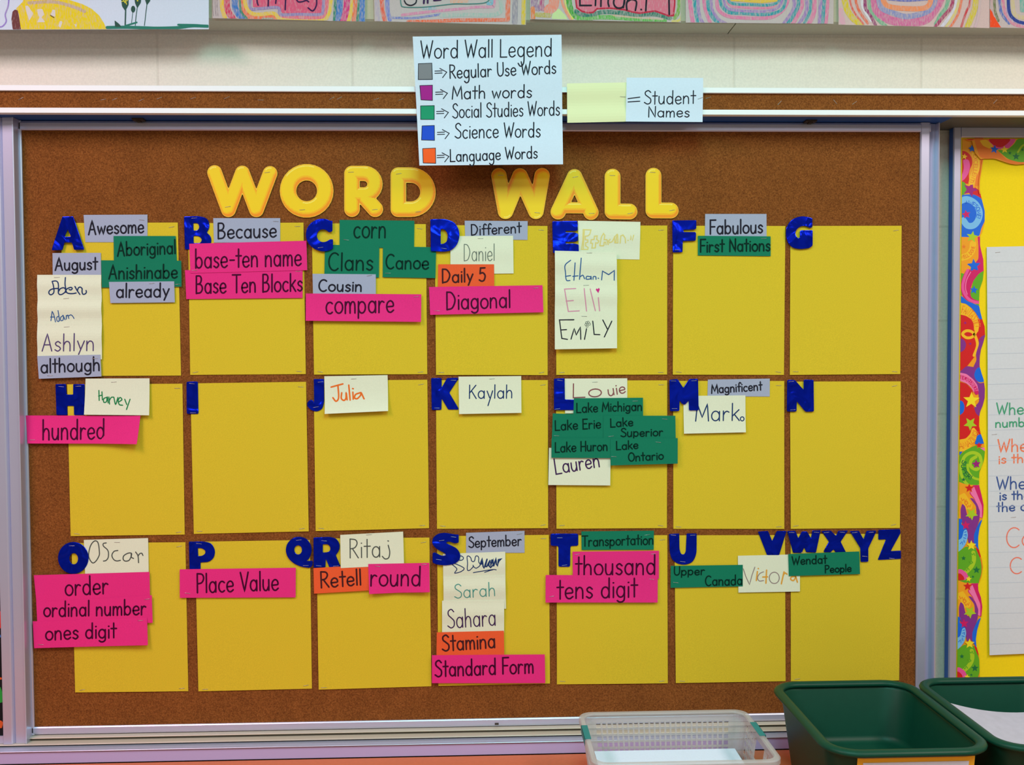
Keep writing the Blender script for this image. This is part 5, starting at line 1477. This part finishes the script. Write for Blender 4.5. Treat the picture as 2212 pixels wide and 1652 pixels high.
A3.band(zc, [(1925, -60), (1915, 300)], 12, K((150, 138, 156), .7))
A3.band(zc, [(2038, -60), (2030, 320)], 9, K((228, 190, 50)))
A3.done()
A3.ink(sm(zc, [(398, -60), (408, 60), (445, 92), (620, 97), (800, 86), (1100, 52), (1300, 52), (1500, 40), (1575, 0), (1580, -60)]), 2, mat('teal_pencil_line', (70, 130, 126), .6), 'drawn_outline')
A3.ink(sm(zc, [(450, 8), (478, 52), (540, 70), (600, 40), (616, -20)]), 2.6, 'k')
A3.ink(sm(zc, [(715, -40), (710, 42)], [(762, -40), (760, 38)], [(845, 5), (935, -4)]), 4, 'plum')
zd = zoom(1130, 0, 6.144)
A4 = Art([(1143, -190), (1473, -190), (1470.5, 48.3), (1145.5, 41.6)], cover, 'green and pink name picture with bold black letters, fourth from the left on the ledge', 0)
A4.fill(zd, [(380, 250), (390, 180), (470, 110), (560, 200), (590, 255)], K((206, 222, 160), .85))
A4.band(zd, [(160, -60), (150, 60), (200, 110)], 15, K((150, 100, 150), .65))
A4.band(zd, [(255, -60), (245, 60), (265, 120)], 11, K((186, 80, 130), .7))
A4.band(zd, [(420, -60), (400, 80), (340, 130)], 22, K((242, 140, 120), .75))
A4.band(zd, [(128, 110), (135, 245)], 9, K((236, 120, 46)))
A4.band(zd, [(180, 195), (350, 205)], 10, K((190, 170, 80), .75))
A4.band(zd, [(500, -60), (545, 100), (640, 270)], 6, K((246, 146, 110)))
A4.band(zd, [(545, -60), (580, 100), (660, 250)], 4, K((222, 214, 90)))
A4.band(zd, [(600, -60), (625, 100), (720, 230), (900, 245)], 12, K((64, 160, 50)))
A4.band(zd, [(720, 240), (1000, 228), (1300, 236), (1600, 262), (1880, 282)], 10, K((92, 176, 74)))
A4.band(zd, [(1200, 205), (1500, 232), (1850, 252)], 4, K((206, 160, 70), .55))
A4.band(zd, [(700, 150), (780, 195), (930, 190), (1050, 160), (1250, 165), (1500, 195), (1750, 190), (1950, 240)], 9, K((44, 120, 104), .75))
A4.band(zd, [(2070, -60), (2060, 150), (2010, 240)], 8, K((120, 168, 70)))
A4.band(zd, [(2100, -60), (2095, 240), (1980, 285)], 5, K((222, 200, 100)))
pk4 = [(690, -80), (712, 100), (780, 150), (860, 170), (930, 165), (980, 116), (1150, 108), (1350, 130), (1450, 160), (1550, 175), (1650, 160), (1750, 146), (1850, 180), (1930, 210), (1995, 205), (2012, 60), (2012, -80)]
A4.fill(zd, pk4, K((222, 116, 140), .85))
A4.band(zd, pk4, 3.6, K((196, 40, 70), .9), True)
A4.done()
A4.ink(st_(zd, [(752, -60), (755, 72), (905, 72)], [(965, -60), (960, 72)], [(1035, -60), (1032, 84)], [(1640, -60), (1628, 142)], [(1935, -60), (1940, 190)]) +
          sm(zd, [(1138, -60), (1128, 30), (1140, 85)], [(1222, -60), (1202, 40), (1240, 100), (1310, 100), (1345, 40), (1345, -60)], [(1345, 0), (1330, 100)], [(1392, -10), (1372, 60), (1378, 130)], [(1385, 20), (1440, -8), (1495, 10), (1505, 50), (1490, 138)], [(1565, 124), (1570, 128)]), 3.6, 'k')
ze = zoom(1470, 0, 6.144)
A5 = Art([(1480, -190), (1802, -190), (1800.4, 51.5), (1481.4, 48.8)], cover, 'pink, teal and purple striped picture with a yellow centre, on the ledge', 1)
P5, T5, V5 = K((226, 120, 166)), K((40, 150, 166)), K((154, 116, 190), .7)
for pts, w, m in (([(120, -60), (140, 150), (170, 330)], 9, P5), ([(180, -60), (200, 150), (232, 320)], 7, T5), ([(228, -60), (245, 180), (300, 320)], 7, V5),
                  ([(305, -60), (330, 130), (400, 320)], 7.5, P5), ([(360, -60), (368, 100), (420, 220), (500, 310)], 7.5, T5), ([(400, -60), (420, 120), (500, 250), (600, 310)], 6.5, V5),
                  ([(480, -60), (500, 120), (620, 212), (800, 235), (1000, 242), (1200, 230), (1330, 160), (1400, 70), (1445, -60)], 7.5, P5),
                  ([(520, -60), (540, 60), (640, 162), (850, 178), (1100, 192), (1270, 168), (1370, 95), (1402, -60)], 7, T5),
                  ([(570, -60), (600, 80), (700, 132), (1000, 152), (1200, 140), (1320, 70), (1360, -60)], 6, V5), ([(620, 20), (680, 85), (800, 96), (1000, 108), (1200, 98), (1290, 40)], 5, P5),
                  ([(630, -60), (650, 30), (760, 55), (950, 62), (1200, 66), (1310, 10), (1320, -60)], 6, T5),
                  ([(1500, -60), (1502, 120), (1370, 320)], 8, V5), ([(1560, -60), (1565, 70), (1490, 220), (1420, 320)], 7.5, T5), ([(1615, -60), (1610, 90), (1560, 200), (1490, 320)], 8, P5),
                  ([(1672, -60), (1670, 150), (1570, 320)], 7, V5), ([(1728, -60), (1720, 140), (1640, 320)], 6, T5), ([(1780, -60), (1770, 170), (1700, 330)], 9, P5), ([(1862, -60), (1845, 330)], 8, V5), ([(1912, -60), (1885, 330)], 7, T5), ([(1962, -60), (1930, 330)], 7, P5)):
    A5.band(ze, pts, w, m)
A5.fill(ze, [(650, -80), (665, 12), (900, 30), (1080, 42), (1285, 20), (1298, -80)], K((232, 190, 76), .85))
A5.fill(ze, [(890, -60), (940, -60), (935, 4), (895, 2)], K((90, 130, 120), .9))
A5.done()
zg = zoom(1800, 0, 5.369)
A6 = Art([(1810, -190), (2140, -190), (2137, 60.6), (1811.3, 53.3)], mat('pink_art_paper', (214, 186, 186), .85, grain=.04, gscale=300), 'oval rainbow picture with an orange band, second from the right on the ledge', 0)
for pts, w, m in (([(80, 120), (110, 270)], 12, K((240, 150, 190), .6)), ([(120, -60), (160, 110), (230, 215), (330, 290)], 13, K((224, 196, 40))), ([(180, -60), (230, 120), (350, 280)], 4, K((232, 90, 70))), ([(245, -60), (292, 110), (400, 270)], 5.5, K((234, 110, 80))),
                  ([(330, -60), (345, 90), (440, 240)], 6, K((226, 220, 232), .8)), ([(368, -60), (372, 90), (420, 160), (490, 290)], 7, K((150, 40, 110))), ([(415, -60), (430, 100), (500, 200), (610, 310)], 9, K((120, 180, 144))),
                  ([(478, -60), (500, 110), (640, 225), (850, 262), (1060, 235), (1180, 110), (1265, -60)], 18, K((214, 104, 160), .75)), ([(520, -60), (560, 90), (700, 152), (850, 192), (1050, 152), (1150, 80), (1195, -60)], 12, K((130, 140, 200), .7)),
                  ([(560, -60), (620, 62), (820, 98), (1080, 85), (1150, -60)], 11, K((242, 146, 100), .8)), ([(640, -12), (860, 5), (1090, -12)], 6, K((100, 110, 196), .75)),
                  ([(1345, -60), (1310, 80), (1240, 180), (1190, 280)], 8, K((110, 180, 146))), ([(1395, -60), (1370, 80), (1270, 200), (1185, 310)], 7.5, K((170, 40, 100))), ([(1440, -60), (1400, 120), (1260, 310)], 7, K((220, 216, 236), .8)),
                  ([(1465, -60), (1430, 110), (1310, 320)], 6, K((224, 206, 120), .7)), ([(1500, -60), (1450, 160), (1350, 330)], 5, K((238, 120, 80))), ([(1592, -60), (1580, 60), (1545, 130), (1485, 310)], 4.6, K((206, 50, 60))), ([(1655, -60), (1640, 100), (1550, 330)], 12, K((216, 196, 50))),
                  ([(1710, -60), (1680, 200), (1640, 330)], 6, K((224, 170, 200), .5))):
    A6.band(zg, pts, w, m)
A6.done()
A7 = Art([(2139.5, -190), (2470, -190), (2467, 66), (2138, 59.2)], cover, 'name picture with a dark blue outline and an orange corner, rightmost on the ledge', 1)
A7.fill(zg, [(1815, 95), (1850, 150), (1890, 230), (1950, 325), (1815, 325)], K((244, 76, 30), .95))
for pts, w, m in (([(1840, -60), (1845, 60), (1880, 180)], 8, K((190, 150, 160), .6)), ([(1868, -60), (1875, 120), (1915, 240)], 6, K((110, 120, 80), .75)), ([(1918, -60), (1950, 150), (2040, 270)], 6, K((80, 110, 190))), ([(1965, -60), (1985, 120), (2080, 270), (2250, 320)], 6.5, K((216, 120, 160), .7)),
                  ([(2010, 100), (2060, 220), (2240, 300)], 5, K((150, 130, 200), .6)), ([(2028, -60), (2040, 130), (2095, 220), (2212, 268), (2500, 290)], 7, K((40, 66, 150), .9)), ([(2080, -60), (2090, 130), (2160, 195), (2400, 220)], 9, K((206, 196, 120), .6))):
    A7.band(zg, pts, w, m)
A7.fill(zg, [(2160, -80), (2168, 140), (2400, 150), (2400, -80)], K((110, 180, 170), .75))
A7.done()

# ---------------------------------------------------------------- counter
CZ = zsb
M_counter = mat('salmon_laminate', (206, 110, 72), 0.5, grain=.04, gscale=120, spec=.3)
M_cab = mat('counter_front_laminate', (176, 150, 124), .5)
ctr = MB().box(X0, X1, -.74, SF - .0005, CZ - .032, CZ).make('counter', M_counter, bevel=.003)
tag(ctr, 'long salmon laminate counter top below the boards', 'counter')
MB().box(X0 + .01, X1 - .01, -.70, SF - .001, .001, CZ - .0325).make('base_cabinet', M_cab, ctr)

# ---------------------------------------------------------------- green tubs
def rrect(cx, cy, hx, hy, r, n=7):
    out = []
    for k, (sx, sy) in enumerate(((1, 1), (-1, 1), (-1, -1), (1, -1))):
        for i in range(n + 1):
            a = pi / 2 * (k + i / n)
            out.append((cx + sx * (hx - r) + r * cos(a), cy + sy * (hy - r) + r * sin(a)))
    return out
def loft(mb, rings, cap0=False, cap1=False, closed=False, mi=0):
    n = len(rings[0])
    vs = [v for r in rings for v in r]
    fs = []
    m = len(rings)
    for j in range(m if closed else m - 1):
        a, b = j * n, ((j + 1) % m) * n
        fs += [(a + i, a + (i + 1) % n, b + (i + 1) % n, b + i) for i in range(n)]
    if cap0: fs.append(tuple(range(n))[::-1])
    if cap1: fs.append(tuple((m - 1) * n + i for i in range(n)))
    mb.add(vs, fs, mi)
M_tub = mat('green_tub_plastic', (8, 64, 48), 0.42, spec=0.2, grain=.03, gscale=80)
def tub(cx, cy, hx, hy, z0, h, label, lab):
    root = empty('storage_tub', (cx, cy, z0))
    tag(root, label, 'tub', 'green plastic tubs')
    T, tp = .0028, .030                       # wall thickness, taper
    ring = lambda dx, z, r: [(x, y, z) for x, y in rrect(cx, cy, hx - dx, hy - dx, r)]
    mb = MB()
    rings = [ring(tp + .02, z0 + .0005, .03), ring(tp + .006, z0 + .003, .04), ring(tp, z0 + .012, .045), ring(.0125, z0 + h - .012, .055), ring(.0085, z0 + h - .005, .055),
             ring(.0085 + T, z0 + h - .005, .053), ring(.0125 + T, z0 + h - .012, .052), ring(.0242 + T, z0 + .062, .045), ring(.028 + T, z0 + .053, .042), ring(.040 + T, z0 + .0505, .03)]
    loft(mb, rings, True, True)
    mb.make('tub_body', M_tub, root, smooth=True)
    mb = MB()
    cs = []
    for k in range(12):                       # rolled rim
        a = 2 * pi * k / 12
        cs.append((.0095 + .0095 * cos(a), h - .003 + .0062 * sin(a)))
    loft(mb, [ring(d, z0 + z, .058 - d) for d, z in cs], closed=True)
    mb.make('rolled_rim', M_tub, root, smooth=True)
    # label on the sloping front
    yf = lambda z: cy - hy + .0125 + (tp - .0125) * (z0 + h - .012 - z) / (h - .024) - .0008
    x0, x1, zt, zb_ = lab
    mb = MB()
    q = lambda xa, xb, za_, zb2, e: [(xa, yf(za_) - e, za_), (xa, yf(zb2) - e, zb2), (xb, yf(zb2) - e, zb2), (xb, yf(za_) - e, za_), (xa, yf(za_) - e + .0004, za_), (xa, yf(zb2) - e + .0004, zb2), (xb, yf(zb2) - e + .0004, zb2), (xb, yf(za_) - e + .0004, za_)]
    mb.hexa(q(x0, x1, zt, zb_, 0))
    L_ = mb.make('label_card', mat('amber_label_card', (236, 178, 44), .7), root)
    mb = MB()
    mb.hexa(q(x0 + .0095, x1 - .0095, zt - .0085, zb_ + .008, .0005))
    mb.make('label_sheet', M_white, L_)
    return root
TZ = CZ + .160
pt = [atz(1828, 1470, TZ), atz(1940, 1628, TZ), atz(1722, 1550, TZ), atz(2062, 1545, TZ)]
tx, ty = (pt[2].x + pt[3].x) / 2, (pt[0].y + pt[1].y) / 2
thx, thy = (pt[3].x - pt[2].x) / 2, (pt[0].y - pt[1].y) / 2
print('TUB', tx, ty, thx, thy)
zlab = min(at(1955, 1633.5, ty - thy + .013).z, CZ + .1495)
la, lc = atz(1832, 1634, CZ + .135).x, atz(2083, 1632, CZ + .135).x
tub(tx, ty, thx, thy, CZ, .160, 'empty green plastic tub with a yellow-edged label, right of the clear basket', (la, lc, zlab, CZ + .05))
t2x = tx + 2 * thx + .004
tub(t2x, ty + .006, thx, thy, CZ, .160, 'green plastic tub holding grey worksheets, at the right edge', (t2x + la - tx, t2x + lc - tx, zlab, CZ + .05))
# worksheets slumped in the right tub
def sheet(dx, dz, w, d, label, lift=1.0):
    nx, ny = 18, 14
    vs, fs = [], []
    for j in range(ny + 1):
        for i in range(nx + 1):
            u, v = i / nx, j / ny
            x = t2x - (.5 - u) * w + dx
            y = ty + .006 + (v - .5) * d
            zz = CZ + .088 + dz + lift * (.050 * (1 - u) ** 1.6 * (.30 + .70 * v) + .024 * u * u * v - .010 * sin(pi * v) * (1 - u))
            vs.append((x, y, zz))
    m = len(vs)
    vs += [(x, y, z - .0004) for x, y, z in vs]
    ix = lambda i, j: j * (nx + 1) + i
    for j in range(ny):
        for i in range(nx):
            q = (ix(i, j), ix(i + 1, j), ix(i + 1, j + 1), ix(i, j + 1))
            fs += [q, tuple(k + m for k in q[::-1])]
    for i in range(nx):
        fs += [(ix(i, 0), ix(i, 0) + m, ix(i + 1, 0) + m, ix(i + 1, 0)), (ix(i, ny), ix(i + 1, ny), ix(i + 1, ny) + m, ix(i, ny) + m)]
    for j in range(ny):
        fs += [(ix(0, j), ix(0, j + 1), ix(0, j + 1) + m, ix(0, j) + m), (ix(nx, j), ix(nx, j) + m, ix(nx, j + 1) + m, ix(nx, j + 1))]
    o = mk('worksheet', vs, fs, mat('worksheet_paper', (184, 180, 196), .8, spec=.2, grain=.05, gscale=60), smooth=False)
    tag(o, label, 'paper', 'worksheets in the right tub')
sheet(-.006, .004, .222, .232, 'top grey worksheet curling up inside the right green tub')
for k in range(4):
    sheet(.002 * (k % 2), -.004 - .007 * k, .192, .196, 'one of the grey worksheets under the top sheet in the right tub', .75)

# ---------------------------------------------------------------- clear lattice basket
m = bpy.data.materials.new('frosted_clear_plastic')
m.use_nodes = True
nt = m.node_tree
b = nt.nodes['Principled BSDF']
b.inputs['Base Color'].default_value = lin((214, 212, 214)) + (1,)
b.inputs['Roughness'].default_value = .35
tr = nt.nodes.new('ShaderNodeBsdfTransparent')
tl = nt.nodes.new('ShaderNodeBsdfTranslucent')
tl.inputs['Color'].default_value = lin((214, 212, 214)) + (1,)
m1, m2 = nt.nodes.new('ShaderNodeMixShader'), nt.nodes.new('ShaderNodeMixShader')
m1.inputs[0].default_value = .35
m2.inputs[0].default_value = .50
nt.links.new(b.outputs[0], m1.inputs[1])
nt.links.new(tl.outputs[0], m1.inputs[2])
nt.links.new(m1.outputs[0], m2.inputs[1])
nt.links.new(tr.outputs[0], m2.inputs[2])
nt.links.new(m2.outputs[0], nt.nodes['Material Output'].inputs['Surface'])
M_frost = m
BH = .118
BZ = CZ + BH
bk = [atz(1430, 1534, BZ), atz(1480, 1648, BZ), atz(1262, 1590, BZ), atz(1655, 1590, BZ)]
bx0, bx1, by1, by0 = bk[2].x, bk[3].x, bk[0].y, bk[1].y
print('BASKET', bx0, bx1, by0, by1)
bcx, bcy, bhx, bhy = (bx0 + bx1) / 2, (by0 + by1) / 2, (bx1 - bx0) / 2, (by1 - by0) / 2
bas = empty('plastic_basket', (bcx, bcy, CZ))
tag(bas, 'frosted clear plastic lattice basket with teal tape on its rim', 'basket')
TPX, TPZ = .020, .004
ring = lambda dx, z, r: [(x, y, CZ + z) for x, y in rrect(bcx, bcy, bhx - dx, bhy - dx, r)]
mb = MB()
cs = [(.0, BH - .010), (.0, BH - .002), (.002, BH), (.009, BH), (.0105, BH - .002), (.0105, BH - .004), (.0025, BH - .004), (.0025, BH - .010)]
loft(mb, [ring(d, z, .026 - d * .5) for d, z in cs], closed=True)
mb.make('rim', M_frost, bas)
mb = MB()
loft(mb, [ring(TPX + .002, .0005, .016), ring(TPX, .003, .018), ring(TPX, .0045, .018), ring(TPX + .003, .0045, .016)], True, True)
mb.make('base', M_frost, bas)
def wall(P00, P10, P01, P11, nrm, bars, rows, name, bottom=.12, top=.87, skip=None):
    """lattice side: corners bottom-left, bottom-right, top-left, top-right"""
    P00, P10, P01, P11, nrm = map(Vector, (P00, P10, P01, P11, nrm))
    f = lambda u, v: (P00 * (1 - u) + P10 * u) * (1 - v) + (P01 * (1 - u) + P11 * u) * v
    mb = MB()
    t = .0009
    def pan(u0, u1, v0, v1, tt=t):
        q = [f(u0, v0), f(u1, v0), f(u1, v1), f(u0, v1)]
        mb.hexa([p + nrm * tt for p in q] + [p - nrm * tt for p in q])
    pan(0, 1, 0, bottom)
    pan(0, 1, top, 1)
    pan(0, .035, bottom, top)
    pan(.965, 1, bottom, top)
    us = [.035 + .93 * i / bars for i in range(bars + 1)]
    bw = .93 / bars * .18
    for i, u in enumerate(us[1:-1]):
        v0, v1 = bottom, top
        if skip and skip[0] < u < skip[1]:
            v1 = skip[2] - abs(u - (skip[0] + skip[1]) / 2) * 0
        pan(u - bw, u + bw, v0, v1, t * 1.2)
    vs_ = [bottom + (top - bottom) * j / rows for j in range(1, rows)]
    for v in vs_:
        if skip and v > skip[2] - .02:
            pan(.035, skip[0], v - .017, v + .017)
            pan(skip[1], .965, v - .017, v + .017)
        else:
            pan(.035, .965, v - .017, v + .017)
    if skip:
        pan(skip[0], skip[1], skip[2] - .03, skip[2] + .015, t * 1.6)
        pan(skip[0] - .012, skip[0] + .012, skip[2], top, t * 1.6)
        pan(skip[1] - .012, skip[1] + .012, skip[2], top, t * 1.6)
    mb.make(name, M_frost, bas)
xi0, xi1, yi0, yi1 = bx0 + .004, bx1 - .004, by0 + .004, by1 - .004
xo0, xo1, yo0, yo1 = bx0 + TPX, bx1 - TPX, by0 + TPX, by1 - TPX
zb0, zt0 = CZ + .004, CZ + BH - .005
wall((xo0 + .012, yo1, zb0), (xo1 - .012, yo1, zb0), (xi0 + .02, yi1, zt0), (xi1 - .02, yi1, zt0), (0, 1, 0), 25, 7, 'side_wall')
wall((xo0 + .012, yo0, zb0), (xo1 - .012, yo0, zb0), (xi0 + .02, yi0, zt0), (xi1 - .02, yi0, zt0), (0, -1, 0), 25, 7, 'side_wall')
wall((xo0, yo0 + .012, zb0), (xo0, yo1 - .012, zb0), (xi0, yi0 + .02, zt0), (xi0, yi1 - .02, zt0), (-1, 0, 0), 15, 6, 'side_wall', .12, .87, (.34, .66, .52))
wall((xo1, yo0 + .012, zb0), (xo1, yo1 - .012, zb0), (xi1, yi0 + .02, zt0), (xi1, yi1 - .02, zt0), (1, 0, 0), 15, 6, 'side_wall', .12, .87, (.34, .66, .52))
for (sx, sy, a0) in ((1, 1, 0), (-1, 1, 1), (-1, -1, 2), (1, -1, 3)):
    mb = MB()
    q0, q1 = [], []
    for i in range(7):
        a = pi / 2 * (a0 + i / 6)
        ex, ey = cos(a), sin(a)
        q1.append((bcx + sx * (bhx - .004 - .02) + .02 * ex, bcy + sy * (bhy - .004 - .02) + .02 * ey, zt0))
        q0.append((bcx + sx * (bhx - TPX - .012) + .012 * ex, bcy + sy * (bhy - TPX - .012) + .012 * ey, zb0))
    vs = [Vector(p) for p in q0 + q1]
    ctrv = Vector((bcx, bcy, 0))
    inn = [p + (Vector((ctrv.x - p.x, ctrv.y - p.y, 0)).normalized() * .0014) for p in vs]
    fs = [(i, i + 1, 7 + i + 1, 7 + i) for i in range(6)]
    mb.add(vs, fs)
    mb.add(inn, [g[::-1] for g in fs])
    mb.make('corner_panel', M_frost, bas)
M_tape = mat('teal_tape', (14, 122, 128), .45)
for xx, s_ in ((bx0, -1), (bx1, 1)):
    ya, yb = bcy - .012, bcy + .052
    mb = MB()
    o_, i_ = xx + s_ * .0006, xx - s_ * .0112
    mb.box(min(o_, i_), max(o_, i_), ya, yb, CZ + BH + .0002, CZ + BH + .0008)
    mb.box(min(o_, xx + s_ * .0001), max(o_, xx + s_ * .0001), ya, yb, CZ + BH - .012, CZ + BH + .0008)
    mb.make('tape_strip', M_tape, bas)
# paper in the basket
for k, (za_, zb2) in enumerate(((.0062, .0470), (.0472, .0520))):
    o = MB().box(xo0 + .009, xo1 - .010 + .002 * k, yo0 + .009, yo1 - .008 + .0015 * k, CZ + za_, CZ + zb2).make('paper_stack', M_white)
    tag(o, 'white letter paper packet lying on top inside the clear basket' if k else 'thick pile of white letter paper at the bottom of the clear basket', 'paper', 'paper inside the clear basket')
